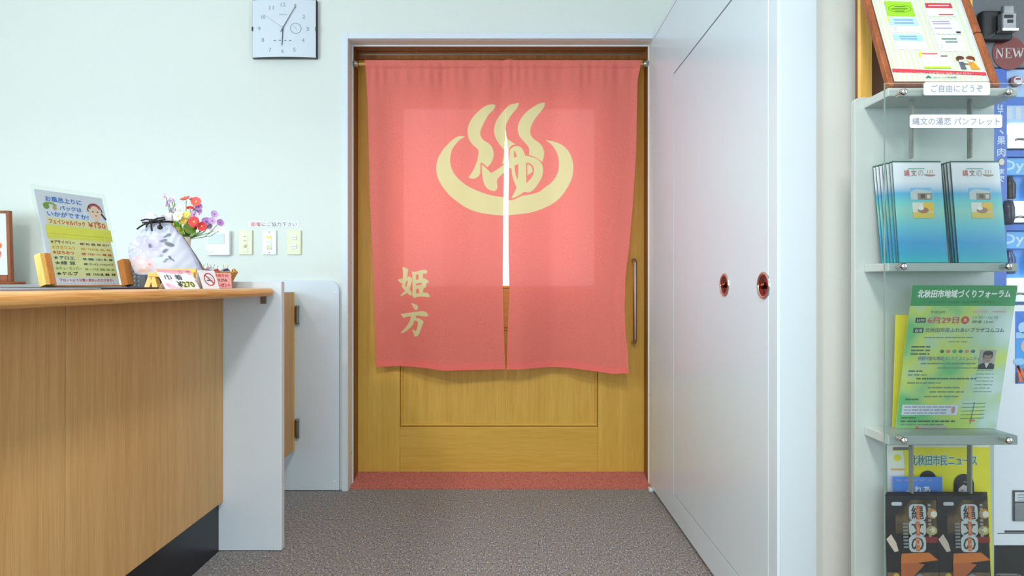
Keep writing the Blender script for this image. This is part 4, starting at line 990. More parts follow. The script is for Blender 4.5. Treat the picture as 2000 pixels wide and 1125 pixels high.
blossom('red_flower', 'red flower with an open face at the top right of the bouquet', 386, 395, .0165, REDD, face=(.3, -1, .3), dep=-.008)
blossom('red_flower', 'small red flower seen edge-on below the top row of red flowers', 373.5, 408.5, .0125, (222, 52, 56), face=(.2, -.6, 1), cup=.4, dep=-.006)
blossom('red_flower', 'largest red flower with an open face low on the right of the bouquet', 387, 435, .019, RED, face=(.05, -1, .1), double=True, dep=-.022)
blossom('red_flower', 'red flower with an open face at the lowest right of the bouquet', 399, 443, .0155, (222, 60, 70), face=(.3, -1, -.1), dep=-.014)
blossom('red_flower', 'dark red flower half hidden under the largest red flower', 384.5, 443, .0125, (206, 40, 56), face=(-.3, -1, -.5), dep=-.012)
blossom('red_flower', 'small red flower peeping out on the left beside the bag', 338.5, 432.5, .010, (232, 70, 84), face=(-.7, -1, .2), dep=.0)
blossom('white_daisy', 'white daisy with a yellow centre in the middle of the bouquet', 355, 424, .0185, WHF, 9, face=(-.1, -1, .25), cc=(244, 220, 40), dep=-.02)
for i, (px, py, lab) in enumerate(((350, 407, 'below the lilac sprigs on the left'), (343, 402, 'at the far left among lilac sprigs'), (360, 404, 'left of the small edge-on red flower'), (338, 389, 'at the top left tip of the bouquet'), (430, 449, 'at the far right just over the thermostat'), (412, 452, 'on the right under the lilac sprigs'), (369, 434, 'between the yellow flowers and the largest red flower'))):
    blossom('white_flower', 'small white flower '+lab, px, py, .010, WHF, 6, face=((px-363)*.012, -1, .4), cc=(226, 220, 170), dep=.004*(i % 3))
for i, (px, py, r_, lab) in enumerate(((369, 421, .0135, 'right of the white daisy'), (363, 432, .015, 'under the white daisy'), (352, 450, .012, 'low on the left at the bag edge'), (343, 441, .009, 'beside the leaf at the left'))):
    blossom('yellow_flower', 'yellow flower '+lab, px, py, r_, (242, 220, 110), 6, face=((px-363)*.02, -1, .2), cc=(230, 180, 40), dep=-.012, double=True)
for i, (px, py, lab) in enumerate(((336, 393, 'top left of the bouquet'), (328, 398, 'furthest left of the bouquet'), (333, 412, 'left of the bouquet above the bag cord'), (330, 431, 'just right of the bag cord'), (387, 404, 'under the open top red flower'), (383, 413, 'in the middle right of the bouquet'), (380, 420, 'over the largest red flower'), (402, 433, 'right of the largest red flower'), (416, 418, 'upper right above the thermostat'), (415, 432, 'right, between two other lilac flowers'), (429, 435, 'furthest right of the bouquet'), (404, 441, 'beside the lowest red flower'), (324, 385, 'pale, at the uppermost left tip of the bouquet'))):
    blossom('lilac_flower', 'lilac flower '+lab, px, py, .0125 if i not in (5, 6, 7) else .0150, (LIL, LILD, (206, 170, 226))[i % 3], 5, face=((px-363)*.02, -1, .35), cc=(150, 100, 150), dep=.006*(i % 3)-.004)
def leafy(label, pts, w, dep, col):
    a = [Vector(((p[0]-CX)/kv, Yv+dep+.004*i, EYE-(p[1]-CY)/kv)) for i, p in enumerate(pts)]
    t = thing('leaf_sprig', label, 'leaf', a[0]); m = MB(); n_ = 12; vs = []
    for i in range(n_+1):
        v = i/n_; p = (a[0]*(1-v)**2+a[1]*2*v*(1-v)+a[2]*v*v); d = ((a[1]-a[0])*(1-v)+(a[2]-a[1])*v).normalized()
        s_ = d.cross(Vector((0, 1, 0))).normalized()*w*math.sin(PI*min(1, v*.96+.03))**.75*(1+.10*math.sin(v*30))
        vs += [p-s_+Vector((0, -.003, 0)), p+Vector((0, .001, 0)), p+s_+Vector((0, -.003, 0))]
    m.add(vs, [[3*i+k, 3*i+k+1, 3*i+k+4, 3*i+k+3] for i in range(n_) for k in range(2)], 0, True); m.build('leaf_blade', plain('leaf_%d_%d_%d' % col, col, .45, var=.2, scale=60), t)
    MB().tube([a[0], (a[0]+mouth)/2+Vector((0, .002, -.001)), mouth], .0012, 6).build('stem', GREEN, t)
leafy('broad bright green leaf at the left of the bouquet above the bag', [(360, 450), (348, 446), (338, 432)], .0155, -.016, (120, 186, 50))
leafy('pointed dark green leaf at the right under the red flowers', [(364, 446), (374, 443), (386, 459)], .016, -.016, (116, 150, 44))
leafy('small yellow-green leaf right over the vase mouth', [(364, 462), (360, 452), (357, 441)], .009, -.02, (176, 204, 60))
leafy('dark leaf deep in the middle of the bouquet', [(368, 455), (374, 440), (380, 428)], .010, .012, (60, 96, 44))
leafy('narrow green leaf between the yellow and lilac flowers', [(368, 430), (369, 420), (366, 412)], .006, -.004, (150, 190, 60))

# ---------------------------------------------------------------- brochure rack
YB, YFR = 1.199, 1.120                    # back board and shelf front
kb_, kf = F/YB, F/YFR
rk = thing('brochure_rack', 'pale grey brochure rack with a clear front sheet by the cream pier', 'rack', (.877, 1.17, 0))
bx0, bx1 = (1669.5-CX)/kb_, (1942-CX)/kb_; bzt = EYE-(190-CY)/kb_
fr = (Vector((0, YB+.014, 0)), Vector((1, 0, 0)), Vector((0, 0, 1)), Vector((0, -1, 0)))
MB().prism(rrect(bx0, .03, bx1, bzt, .012, (0, 0, 1, 1)), fr, 0, .014, 0, .001).build('back_board', GREYP, rk)
MB().box(bx0-.02, bx1+.02, YB-.12, YB+.055, 0, .028, .004).build('base_plate', GREYP, rk)
sx0, sx1 = .749, (1990-CX)/kf
SH = [(1.328, 1.311), (.9815, .9655), (.641, .6225), (.302, .285)]
for (zt_, zb_) in SH:
    m = MB(); m.prism([(sx0, YFR+.002), (sx1, YFR+.002), (sx1, YB-.0003), (sx0, YB-.0003)], (Vector((0, 0, zb_)), Vector((1, 0, 0)), Vector((0, 1, 0)), Vector((0, 0, 1))), 0, zt_-zb_, 0, .0015)
    m.build('shelf', GREYP, rk)
YA = YFR-.010; ka = F/YA
ax0, ax1 = (1727-CX)/ka, 1.03
fr = (Vector((0, YA, 0)), Vector((1, 0, 0)), Vector((0, 0, 1)), Vector((0, -1, 0)))
fs_ = MB().prism([(ax0, .26), (ax1, .26), (ax1, EYE-(163-CY)/ka), (ax0, EYE-(163-CY)/ka)], fr, 0, .003).build('front_sheet', CLEAR, rk)
MB().box(ax0-.0011, ax0-.0001, YA-.003, YA, .26, EYE-(163-CY)/ka).build('sheet_edge', EDGE, fs_)
for py in (180, 520.5, 860):
    for px in (1764, 1969):
        c = P(px, py, YA-.006)
        sc_ = MB().lathe([(0, .0075), (.0045, .007), (.0062, .005), (.0066, .002), (.0066, -.002)], Matrix.Translation((c.x, YA-.0052, c.z)) @ Matrix.Rotation(PI/2, 4, 'X'), 24).cyl((c.x, YA+.0002, c.z), (c.x, YFR+.002, c.z), .004, 12).build('standoff_screw', CHROME, rk)
for px in (1776, 1890):     # thin clear dividers between the upper shelves
    x = (px-CX)/(F/1.15)
    for (a, b_) in ((1.194, 1.3105), (.520, .622)): MB().box(x-.0016, x+.0016, 1.140, 1.150, a, b_).build('divider', plain('divider_grey', (150, 152, 146), .3, var=.03), rk)
def label_plate(px0, px1, py0, py1, txt, u0, w, label, thick):
    x0, x1 = (px0-CX)/(F/(YA-.004)), (px1-CX)/(F/(YA-.004)); z0, z1 = EYE-(py1-CY)/(F/(YA-.004)), EYE-(py0-CY)/(F/(YA-.004))
    fr = (Vector((x0, YA-.0033, z0)), Vector((1, 0, 0)), Vector((0, 0, 1)), Vector((0, -1, 0)))
    t = MB().prism(rrect(0, 0, x1-x0, z1-z0, .004), fr, 0, thick, 0, .0005).build('label_plate', plain('label_white', (232, 236, 244), .35, var=.01), rk); t['label'] = label
    pr = Print((fr[0]+fr[3]*thick, fr[1], fr[2], fr[3])); h = z1-z0
    pr.text(txt, u0, h*.22, w, h*.56, (150, 154, 164), bold=.0002); pr.build('lettering', t)
label_plate(1804, 1931, 161, 187, 'ご自由にどうぞ', .012, .10, 'white plate on the top shelf edge', .004)
label_plate(1777, 1957, 224, 250, '縄文の湯恋 パンフレット', .004, .17, 'white plate hanging over the second shelf', .0015)

def leaning(px_bl, Y, zbase, w, lean, roll=0):
    """a sheet standing on a shelf, leaning back: frame with origin at its lower left corner"""
    x = (px_bl-CX)*Y/F; r = Vector((math.cos(roll), 0, math.sin(roll))); n0 = Vector((0, -1, 0))
    u = Vector((-math.sin(roll)*math.cos(lean), math.sin(lean), math.cos(roll)*math.cos(lean)))
    return frame((x, Y, zbase), r, u)
def pamphlet(nm, label, fr, w, h, th, paper, group=None):
    t = thing(nm, label, 'pamphlet', fr[0]+fr[1]*w/2, group)
    MB().prism([(0, 0), (w, 0), (w, h), (0, h)], fr, -th, 0).build('paper', paper, t); return t
def grad_mat(name, stops, z0, z1):
    """printed colour bands down a page, by height"""
    m, nt, b = base_mat(name); tc = nd(nt, 'ShaderNodeTexCoord'); sx = nd(nt, 'ShaderNodeSeparateXYZ'); nt.links.new(tc.outputs['Object'], sx.inputs[0])
    mr = nd(nt, 'ShaderNodeMapRange'); mr.inputs['From Min'].default_value = z0; mr.inputs['From Max'].default_value = z1; nt.links.new(sx.outputs['Z'], mr.inputs['Value'])
    r = nd(nt, 'ShaderNodeValToRGB'); e = r.color_ramp.elements
    for i in range(len(stops)-2): e.new(.5)
    for i, (p, c) in enumerate(stops): e[i].position = p; e[i].color = lin(c)
    nt.links.new(mr.outputs[0], r.inputs[0]); nt.links.new(r.outputs[0], b.inputs['Base Color']); b.inputs['Roughness'].default_value = .22
    return m
PAM = grad_mat('pamphlet_cover', [(0, (70, 196, 206)), (.08, (60, 176, 214)), (.2, (74, 164, 222)), (.36, (110, 196, 216)), (.5, (150, 208, 196)), (.6, (120, 204, 208)), (.68, (90, 176, 220)), (.74, (190, 208, 230)), (.8, (226, 230, 240)), (1, (232, 234, 242))], 0, .205)
PEDGE = plain('pamphlet_edges', (206, 204, 190), .6, var=.12, scale=400)
SBL = SH[1][0]+.0008
def hotspring_pamphlet(px, Y, label, lean=.10, front=True, roll=0, group='hot spring pamphlets on the second shelf'):
    fr = leaning(px, Y, SBL, .1, lean, roll)
    t = pamphlet('pamphlet', label, fr, .098, .208, .0012, plain('pamphlet_dark', (70, 100, 96), .4), group)
    ob = MB().prism([(.0005, .0005), (.0975, .0005), (.0975, .2045), (.0005, .2045)], fr, .0001, .0004).build('cover', PAM, t)
    if front:
        pr = Print(off(fr, .0005), .25)
        for i, (ch, c) in enumerate((('縄', (206, 120, 110)), ('文', (150, 130, 120)), ('の', (190, 180, 180)))): pr.text(ch, .022+.014*i, .176, .011, .013, c, bold=.0002)
        pr.disc(.074, .180, .012, .0045, (170, 130, 110), a0=PI, a1=2*PI+.01, n=14)
        for q in (-.005, 0, .005): pr.line(.074+q, .182, .075+q, .189, .0014, (200, 150, 110))
        pr.rect(.030, .1905, .064, .1925, (130, 170, 160))
        # two small photographs
        pr.rect(.032, .128, .074, .152, (196, 204, 208)); pr.poly([(.032, .143), (.045, .150), (.074, .146), (.074, .152), (.032, .152)], (130, 190, 236), 2); pr.rect(.046, .128, .074, .141, (150, 132, 118), 2); pr.rect(.052, .131, .06, .139, (92, 76, 66), 3); pr.rect(.064, .130, .071, .138, (214, 206, 196), 3)
        pr.rect(.034, .090, .076, .122, (226, 222, 214)); pr.rect(.034, .090, .076, .102, (222, 196, 90), 2); pr.rect(.056, .104, .076, .122, (236, 190, 70), 2); pr.disc(.055, .106, .011, .006, (170, 120, 96), 3); pr.disc(.050, .110, .006, .004, (240, 236, 230), 4)
        pr.build('print', t)
    return t
hotspring_pamphlet(1756, 1.128, 'blue and white hot spring pamphlet at the front of the left stack')
hotspring_pamphlet(1872, 1.128, 'blue and white hot spring pamphlet at the front of the right stack')
names = ['first', 'second', 'third', 'fourth', 'fifth', 'sixth']
for i, px in enumerate((1752, 1745.5, 1739, 1733, 1727, 1722)):
    hotspring_pamphlet(px, 1.1335+.0068*i, 'hot spring pamphlet showing only its edge, %s behind the front one of the left stack' % names[i], .11+.005*i, False)
for i, px in enumerate((1866, 1861, 1857)):
    hotspring_pamphlet(px, 1.1335+.0068*i, 'hot spring pamphlet showing only its edge, %s behind the front one of the right stack' % names[i], .11+.005*i, False)

# third shelf: forum flyer, yellow sheet behind
SC_ = SH[2][0]+.0008
fr = leaning(1743, 1.184, SC_, .2, -.045)
ys = pamphlet('flyer', 'plain yellow sheet behind the green forum flyer on the third shelf', fr, .2, .235, .0008, plain('yellow_paper', (240, 226, 60), .5, var=.04))
fr = leaning(1749, 1.174, SC_, .208, -.165)
ff = pamphlet('flyer', 'green and yellow forum flyer leaning on the third shelf of the rack', fr, .208, .300, .0006, plain('flyer_base', (196, 222, 190), .4, var=.03))
def cloud_mat():
    m, nt, b = base_mat('flyer_watercolour'); tc = nd(nt, 'ShaderNodeTexCoord'); n = nd(nt, 'ShaderNodeTexNoise'); n.inputs['Scale'].default_value = 11; n.inputs['Detail'].default_value = 2; nt.links.new(tc.outputs['Object'], n.inputs['Vector'])
    r = nd(nt, 'ShaderNodeValToRGB'); e = r.color_ramp.elements; cs = [(120, 196, 130), (170, 212, 140), (206, 222, 110), (190, 218, 190), (208, 226, 226)]
    for i in range(3): e.new(.5)
    for i, c in enumerate(cs): e[i].position = .3+.1*i; e[i].color = lin(c)
    sx = nd(nt, 'ShaderNodeSeparateXYZ'); nt.links.new(tc.outputs['Object'], sx.inputs[0]); ma = nd(nt, 'ShaderNodeMath'); ma.operation = 'MULTIPLY_ADD'; ma.inputs[1].default_value = 1.3; nt.links.new(sx.outputs['X'], ma.inputs[0]); nt.links.new(n.outputs['Fac'], ma.inputs[2])
    nt.links.new(ma.outputs[0], r.inputs[0]); nt.links.new(r.outputs[0], b.inputs['Base Color']); b.inputs['Roughness'].default_value = .35; return m
pr = Print(off(fr, .0001)); w, h = .208, .300
pr.rect(0, 0, w, h, cloud_mat()); pr.rect(0, h-.0415, w, h, (70, 156, 100), 2)
pr.text('北秋田市地域づくりフォーラム', .012, h-.0245, .184, .0155, (240, 244, 244), 3, bold=.0006); pr.text('ともにつながり、ささえあい、みんなで未来をつくるために', .035, h-.036, .13, .005, (40, 96, 66), 3)
pr.text('平成28年', .042, h-.057, .03, .006, (110, 130, 100), 3); pr.rect(.014, h-.0755, .034, h-.0655, (66, 90, 84), 3); pr.text('日時', .0165, h-.0735, .015, .006, (230, 236, 230), 4)
pr.text('6月29日', .038, h-.077, .062, .0135, (238, 222, 226), 3, bold=.0007); pr.text('6月29日', .038, h-.077, .062, .0135, (206, 80, 76), 5, bold=.0002); pr.disc(.113, h-.0705, .008, .008, (214, 84, 60), 3); pr.text('水', .1085, h-.0745, .009, .0085, (246, 236, 230), 4)
pr.rect(.012, h-.0965, .032, h-.0865, (66, 90, 84), 3); pr.text('会場', .0145, h-.0945, .015, .006, (230, 236, 230), 4)
pr.text('北秋田市民ふれあいプラザコムコム', .036, h-.0955, .158, .0095, (120, 132, 140), 3, bold=.0002); pr.text('13:30～16:30', .128, h-.068, .05, .006, (140, 160, 160), 3); pr.text('開場 13:00', .128, h-.077, .042, .006, (96, 112, 110), 3); pr.rect(.126, h-.0545, .155, h-.0515, (216, 180, 190), 3); pr.rect(.165, h-.0545, .192, h-.0515, (216, 180, 190), 3)
rr_ = random.Random(4)
def dash(u0, u1, v, c, hh=.003):
    u = u0
    while u < u1-.002:
        l = min(rr_.uniform(.004, .016), u1-u); pr.rect(u, v, u+l, v+hh, c, 3); u += l+rr_.uniform(.0008, .003)
GT = (128, 156, 132); GD = (92, 118, 100)
dash(.035, .135, h-.107, GT, .002); dash(.085, .125, h-.116, GT, .002)
for i in range(3): dash(.012, .05, h-.127-.0075*i, GD)
for i, c in enumerate(((70, 130, 96), (206, 130, 130), (90, 160, 130), (60, 128, 136), (200, 150, 120), (60, 130, 130))): pr.disc(.075+.0125*i, h-.135, .0042, .0035, c, 3)
pr.text('持続可能な地域づくりとコミュニティ', .028, h-.154, .125, .0085, (136, 156, 156), 3, bold=.0002)
dash(.035, .15, h-.162, GT); dash(.07, .152, h-.171, GT, .0025); dash(.012, .04, h-.178, GD); dash(.012, .05, h-.186, GT); dash(.03, .152, h-.194, GD, .003); dash(.012, .08, h-.203, GT); dash(.055, .12, h-.213, GT); dash(.06, .13, h-.222, GT); dash(.05, .12, h-.232, GT); dash(.012, .04, h-.238, GD)
pr.rect(.008, .030, .122, .052, (222, 226, 240), 3); pr.disc(.113, .041, .004, .008, (206, 150, 166), 4)
for i in range(3): 
    u = .012
    while u < .10: l = rr_.uniform(.005, .014); pr.rect(u, .046-.0065*i, u+l, .0485-.0065*i, (150, 158, 176), 4); u += l+.002
dash(.008, .04, .022, GD); dash(.008, .12, .0145, GD, .0035); dash(.008, .10, .0075, GT); pr.rect(.04, .001, .105, .0048, (206, 176, 206), 3); pr.disc(.043, .003, .004, .0025, (222, 120, 90), 4)
for i in range(5): pr.line(.13, .022+.008*i, .178, .0235+.008*i, .0013, (96, 130, 110), 3)
pr.line(.152, .010, .155, .058, .0016, (110, 140, 120), 3); pr.disc(.155, .018, .006, .0025, (216, 130, 120), 4)
for i in range(7): dash(.150, .186, h-.176-.0075*i, (150, 178, 160), .0022)
# small grey portrait of a man with glasses
pr.rect(.152, .128, .184, .168, (176, 172, 172), 3); pr.poly([(.152, .128), (.184, .128), (.184, .137), (.177, .141), (.160, .141), (.152, .137)], (54, 54, 62), 4); pr.poly([(.163, .141), (.168, .130), (.173, .141)], (214, 214, 218), 5)
pr.disc(.168, .152, .0085, .0115, (170, 146, 132), 5); pr.disc(.168, .1615, .0095, .005, (66, 60, 58), 6); pr.rect(.1585, .152, .1605, .162, (66, 60, 58), 6); pr.rect(.1755, .152, .1775, .162, (66, 60, 58), 6)
for s_ in (-.004, .004): pr.ring(.168+s_, .1525, .0034, .0026, (60, 54, 54), 7, n=12, asp=.7)
pr.rect(.165, .1455, .171, .1465, (120, 84, 76), 7)
pr.build('print', ff)

# lowest shelf in view
SD = SH[3][0]+.0008
fr = leaning(1738, 1.182, SD, .2, .03)
yp = pamphlet('poster_booklet', 'yellow booklet cover with two dark-haired people behind the dark pamphlets', fr, .215, .300, .001, plain('booklet_white', (226, 226, 222), .4))
pr = Print(off(fr, .0001), .3); w, h = .2145, .300
pr.rect(.012, .02, w, h-.004, (222, 214, 44)); pr.rect(.012, h-.010, .045, h-.004, (120, 116, 112), 2)
pr.text('北秋田市民ニュース', .047, h-.042, .14, .022, (226, 236, 228), 3, bold=.0016); pr.text('北秋田市民ニュース', .047, h-.042, .14, .022, (60, 130, 126), 5, bold=.0003)
pr.rect(0, .02, .035, h-.022, (226, 226, 230), 3); pr.rect(.004, h-.045, .033, h-.012, (220, 228, 214), 4); pr.disc(.020, h-.026, .008, .007, (222, 214, 50), 5); pr.rect(.006, h-.052, .036, h-.048, (226, 180, 96), 5)
for k, (cx_, cy_, a, skin) in enumerate(((.083, h-.078, .0165, (222, 206, 200)), (.158, h-.088, .019, (206, 198, 204)))):
    pr.disc(cx_, cy_+.006, a*1.12, a*1.2, (46, 40, 48), 5)
    if k: pr.rect(cx_-a*1.12, cy_-.03, cx_+a*1.12, cy_+.006, (46, 40, 48), 5)
    pr.disc(cx_+.002, cy_-.006, a*.74, a*1.0, skin, 6); pr.poly([(cx_-a*.8, cy_+.012), (cx_+a*.7, cy_+.012), (cx_+a*.75, cy_), (cx_-a*.1, cy_+.007), (cx_-a*.75, cy_-.004)], (46, 40, 48), 7)
    for s_ in (-1, 1): pr.disc(cx_+.002+s_*.006, cy_-.005, .0018, .0012, (60, 50, 56), 7)
    pr.rect(cx_-.001, cy_-.0175, cx_+.005, cy_-.0165, (170, 110, 110), 7); pr.poly([(cx_-.032, cy_-.07), (cx_-.028, cy_-.032), (cx_-.010, cy_-.026), (cx_+.012, cy_-.026), (cx_+.030, cy_-.032), (cx_+.034, cy_-.07)], (226, 222, 226), 6)
pr.rect(.150, h-.132, .166, h-.116, (214, 170, 90), 7); pr.rect(.182, h-.132, .192, h-.106, (196, 214, 206), 5); pr.disc(.2, h-.118, .007, .008, (222, 170, 160), 5)
pr.build('print', yp)
fr = leaning(1750, 1.168, SD, .1, .04)
bf = pamphlet('flyer', 'small bright blue flyer with white characters in front of the yellow booklet', fr, .102, .238, .0008, plain('blue_flyer', (84, 140, 232), .4, var=.06))
pr = Print(off(fr, .0001), .3); pr.text('ふれあ', .026, .206, .05, .013, (236, 238, 240), bold=.0005); pr.poly([(.02, .196), (.102, .203), (.102, .212), (.04, .199)], (120, 170, 244)); 
for i in range(5): pr.rect(.008+i*.016, .230, .018+i*.016, .233, (150, 150, 220))
pr.build('print', bf)
DKP = plain('dark_pamphlet', (52, 44, 46), .3, var=.12); DKE = plain('dark_pamphlet_top', (92, 84, 100), .4)
def night_mat():
    m, nt, b = base_mat('night_photo'); tc = nd(nt, 'ShaderNodeTexCoord'); n = nd(nt, 'ShaderNodeTexNoise'); n.inputs['Scale'].default_value = 22; n.inputs['Detail'].default_value = 3; nt.links.new(tc.outputs['Object'], n.inputs['Vector'])
    r = nd(nt, 'ShaderNodeValToRGB'); r.color_ramp.elements[0].position = .38; r.color_ramp.elements[1].position = .68; r.color_ramp.elements[0].color = lin((54, 42, 36)); r.color_ramp.elements[1].color = lin((148, 120, 84))
    nt.links.new(n.outputs['Fac'], r.inputs[0]); nt.links.new(r.outputs[0], b.inputs['Base Color']); b.inputs['Roughness'].default_value = .25; return m
NIGHT = night_mat()
def dark_pamphlet(px, Y, label, front, px_dx=0):
    fr = leaning(px, Y, SD, .1, .05)
    t = pamphlet('dark_pamphlet', label, fr, .103, .212, .0014, DKE, 'dark illustrated pamphlets on the lowest shelf')
    pr = Print(off(fr, .0002), .25); w, h = .103, .212
    pr.rect(0, 0, w, h, (34, 30, 34)); pr.rect(.02, h-.075, w, h-.008, NIGHT, 2)
    if front:
        pr.poly([(0, h-.05), (0, h), (.062, h), (.030, h-.03)], (44, 40, 46), 3); pr.poly(rrect(.013, h-.019, .034, h-.012, .003), (206, 212, 222), 4)
        pr.disc(.094, h-.035, .010, .010, (216, 150, 60), 4); pr.disc(.097, h-.036, .0065, .0065, (250, 240, 224), 5); pr.disc(.092, h-.068, .011, .009, (206, 186, 120), 4); pr.disc(.093, h-.067, .006, .005, (240, 230, 190), 5)
        for k in range(3):
            v = h-.036-.031*k; pr.poly(rrect(.047-.001*k, v-.012, .081-.001*k, v+.020, .009), (218, 222, 226), 6)
            pr.text('縄文の'[k], .052-.001*k, v-.009, .024, .026, (60, 72, 70), 7, bold=.0006); pr.rect(.061-.0012*k, v-.010, .0685-.0012*k, v+.017, (236, 110, 44), 8); pr.text('北秋田'[k], .062-.0012*k, v-.008, .006, .022, (246, 196, 150), 9)
        for k in range(8): pr.rect(.034, h-.102+.0065*k, .044, h-.098+.0065*k, (150, 150, 150), 6)
        for k in range(9): pr.rect(.085, h-.080+.0075*k, .091, h-.0755+.0075*k, (170, 166, 160), 6)
        pr.rect(.075, h-.092, .103, h-.080, (150, 50, 44), 5)
        pr.poly([(-.0, h-.085), (.010, h-.075), (.020, h-.092), (.024, h-.108), (.016, h-.110), (.006, h-.095)], (226, 206, 190), 5)
        pr.poly([(.028, h-.132), (.030, h-.113), (.085, h-.111), (.103, h-.126), (.062, h-.131)], (234, 130, 56), 4); pr.poly([(.028, h-.16), (.028, h-.132), (.062, h-.131), (.075, h-.135), (.05, h-.16)], (206, 110, 60), 4)
        pr.rect(.0, h-.212, .103, h-.150, NIGHT, 3); pr.disc(.018, h-.165, .008, .014, (222, 180, 70), 5); pr.poly([(.04, h-.165), (.065, h-.152), (.095, h-.170)], (150, 156, 170), 5)
    pr.build('print', t)
dark_pamphlet(1734, 1.132, 'dark brown illustrated pamphlet in front of the left stack, lowest shelf', True)
dark_pamphlet(1836, 1.132, 'dark brown illustrated pamphlet in front of the right stack, lowest shelf', True)
for i in range(3):
    dark_pamphlet(1735+2*i, 1.139+.007*i, 'dark pamphlet, %s behind the front one of the left stack' % names[i], False)
    dark_pamphlet(1835+1*i, 1.139+.007*i, 'dark pamphlet, %s behind the front one of the right stack' % names[i], False)
tag(MB().box(.985, 1.03, YFR+.006, YFR+.03, SD, SD+.052, .002).build('clear_stop', CLEAR, None, (1.0, 1.135, SD)), 'small clear plastic stop at the right end of the lowest shelf', 'stop')

# wooden menu frame leaning on the rack top
Ym = 1.128; lean = .345; ZT0 = SH[0][0]+.0006
x0, x1 = (1735-CX)*Ym/F, (1957-CX)*Ym/F; W = x1-x0
mf = thing('menu_frame', 'brown wooden frame holding a printed notice, leaning on top of the rack', 'frame', ((x0+x1)/2, Ym, ZT0))
fr = frame((x0, Ym, ZT0+.0043), (1, 0, 0), (0, math.sin(lean), math.cos(lean))); Hh = .335
MB().prism([(.002, 0), (.013, 0), (.013, Hh), (.002, Hh)], fr, -.012, 0, 0, .002).build('frame_side', BROWNW, mf)
MB().prism([(W-.015, 0), (W-.001, 0), (W-.001, .135), (W-.015, .135)], fr, -.012, 0, 0, .003).prism([(W-.015, .137), (W-.001, .137), (W-.001, Hh), (W-.015, Hh)], fr, -.012, 0, 0, .003).build('frame_side', BROWNW, mf)
MB().prism([(.013, 0), (W-.015, 0), (W-.015, .013), (.013, .013)], fr, -.012, -.001, 0, .001).build('frame_rail', DARKW, mf)
MB().prism([(.013, Hh-.012), (W-.015, Hh-.012), (W-.015, Hh), (.013, Hh)], fr, -.012, -.001, 0, .001).build('frame_rail', DARKW, mf)
MB().prism([(.013, .013), (W-.015, .013), (W-.015, Hh-.012), (.013, Hh-.012)], fr, -.009, -.006).build('poster', plain('poster_cream', (208, 218, 216), .3, var=.01), mf)
MB().prism([(.0132, .0), (.0190, .0), (.0190, Hh), (.0132, Hh)], fr, -.0115, -.005).build('inner_lip', DARKW, mf)
pr = Print(off(fr, -.0058), .3)
def M_(px, py):
    """a point of the notice seen at pixel (px, py) -> its (u, v) on the sheet"""
    d = Vector(((px-CX)/F, 1, -(py-CY)/F)); o = Vector((0, 0, EYE)); n = pr.fr[3]; t = (pr.fr[0]-o).dot(n)/d.dot(n); p = o+d*t-pr.fr[0]
    return (p.dot(pr.fr[1]), p.dot(pr.fr[2]))
def Q(pts, c, layer=2): pr.poly([M_(*p) for p in pts], c, layer)
zo = lambda x, y: (1690+x/5.922, y/5.922)
for i in range(17): pr.rect(.024+.0107*i, .016, .0275+.0107*i, Hh-.02, (214, 226, 168))
def card(p0, p1, p2, p3, base, head=None, hf=.3):
    A = [M_(*zo(*p)) for p in (p0, p1, p2, p3)]; pr.poly(A, base, 2)
    if head:
        l = lambda a, b, f: (a[0]+(b[0]-a[0])*f, a[1]+(b[1]-a[1])*f); pr.poly([A[0], A[1], l(A[1], A[2], hf), l(A[0], A[3], hf)], head, 3)
    return A
def lines(A, ys, c, u0=.1, u1=.9, hh=.0022):
    for y in ys:
        a = (A[0][0]*(1-y)+A[3][0]*y, A[0][1]*(1-y)+A[3][1]*y); wd = A[1][0]-A[0][0]
        pr.rect(a[0]+wd*u0, a[1]-hh, a[0]+wd*u1, a[1]+hh*.2, c, 4)
A = card((215, 15), (525, 25), (580, 190), (255, 185), (150, 204, 40)); u, v = (A[0][0]+A[2][0])/2, (A[0][1]+A[2][1])/2; pr.ring(u, v, .024, .0228, (90, 140, 40), 3, asp=.45); pr.rect(u-.010, v+.004, u+.012, v+.006, (70, 120, 40), 4); pr.rect(u-.018, v-.002, u+.016, v, (70, 120, 40), 4); pr.rect(u-.012, v-.008, u+.008, v-.006, (90, 140, 40), 4)
A = card((685, 38), (985, 42), (1045, 190), (725, 190), (234, 236, 240), (196, 52, 66), .38); lines(A, (.18,), (236, 190, 196)); lines(A, (.86,), (180, 60, 70), .42, .98)
A = card((268, 200), (590, 215), (635, 385), (310, 375), (230, 236, 244), (170, 206, 240), .55); lines(A, (.18, .38), (120, 140, 180), .15, .85); lines(A, (.7, .85), (190, 200, 214), .06, .2)
A = card((725, 222), (1060, 232), (1110, 400), (785, 392), (216, 214, 226)); lines(A, (.15, .3), (170, 160, 180), .1, .7); lines(A, (.6,), (180, 176, 196), .1, .7); lines(A, (.88,), (50, 46, 56), .8, .95, .004)
A = card((318, 398), (650, 410), (695, 580), (370, 572), (232, 236, 244), (160, 204, 240), .42); lines(A, (.14, .3), (120, 150, 200), .2, .8)
A = card((800, 408), (1120, 420), (1175, 600), (860, 592), (234, 238, 242)); lines(A, (.22,), (90, 130, 110), .2, .75, .003); lines(A, (.38, .45), (150, 160, 160), .3, .75); lines(A, (.6, .75), (196, 204, 210), .06, .2)
A = card((640, 610), (945, 622), (1005, 795), (680, 780), (232, 236, 246)); lines(A, (.07,), (206, 60, 70), .03, .62); lines(A, (.2,), (140, 140, 120), .72, .98, .004); lines(A, (.97,), (180, 214, 40), .0, 1.0, .004)
for (x, y) in ((250, 195), (612, 605)): Q([zo(x, y), zo(x+60, y-8), zo(x+40, y+20), zo(x+25, y+70), zo(x+10, y+40)], (240, 222, 60), 2)
Q([zo(200, 60), zo(225, 15), zo(215, 0), zo(190, 20)], (240, 206, 206), 1.5)
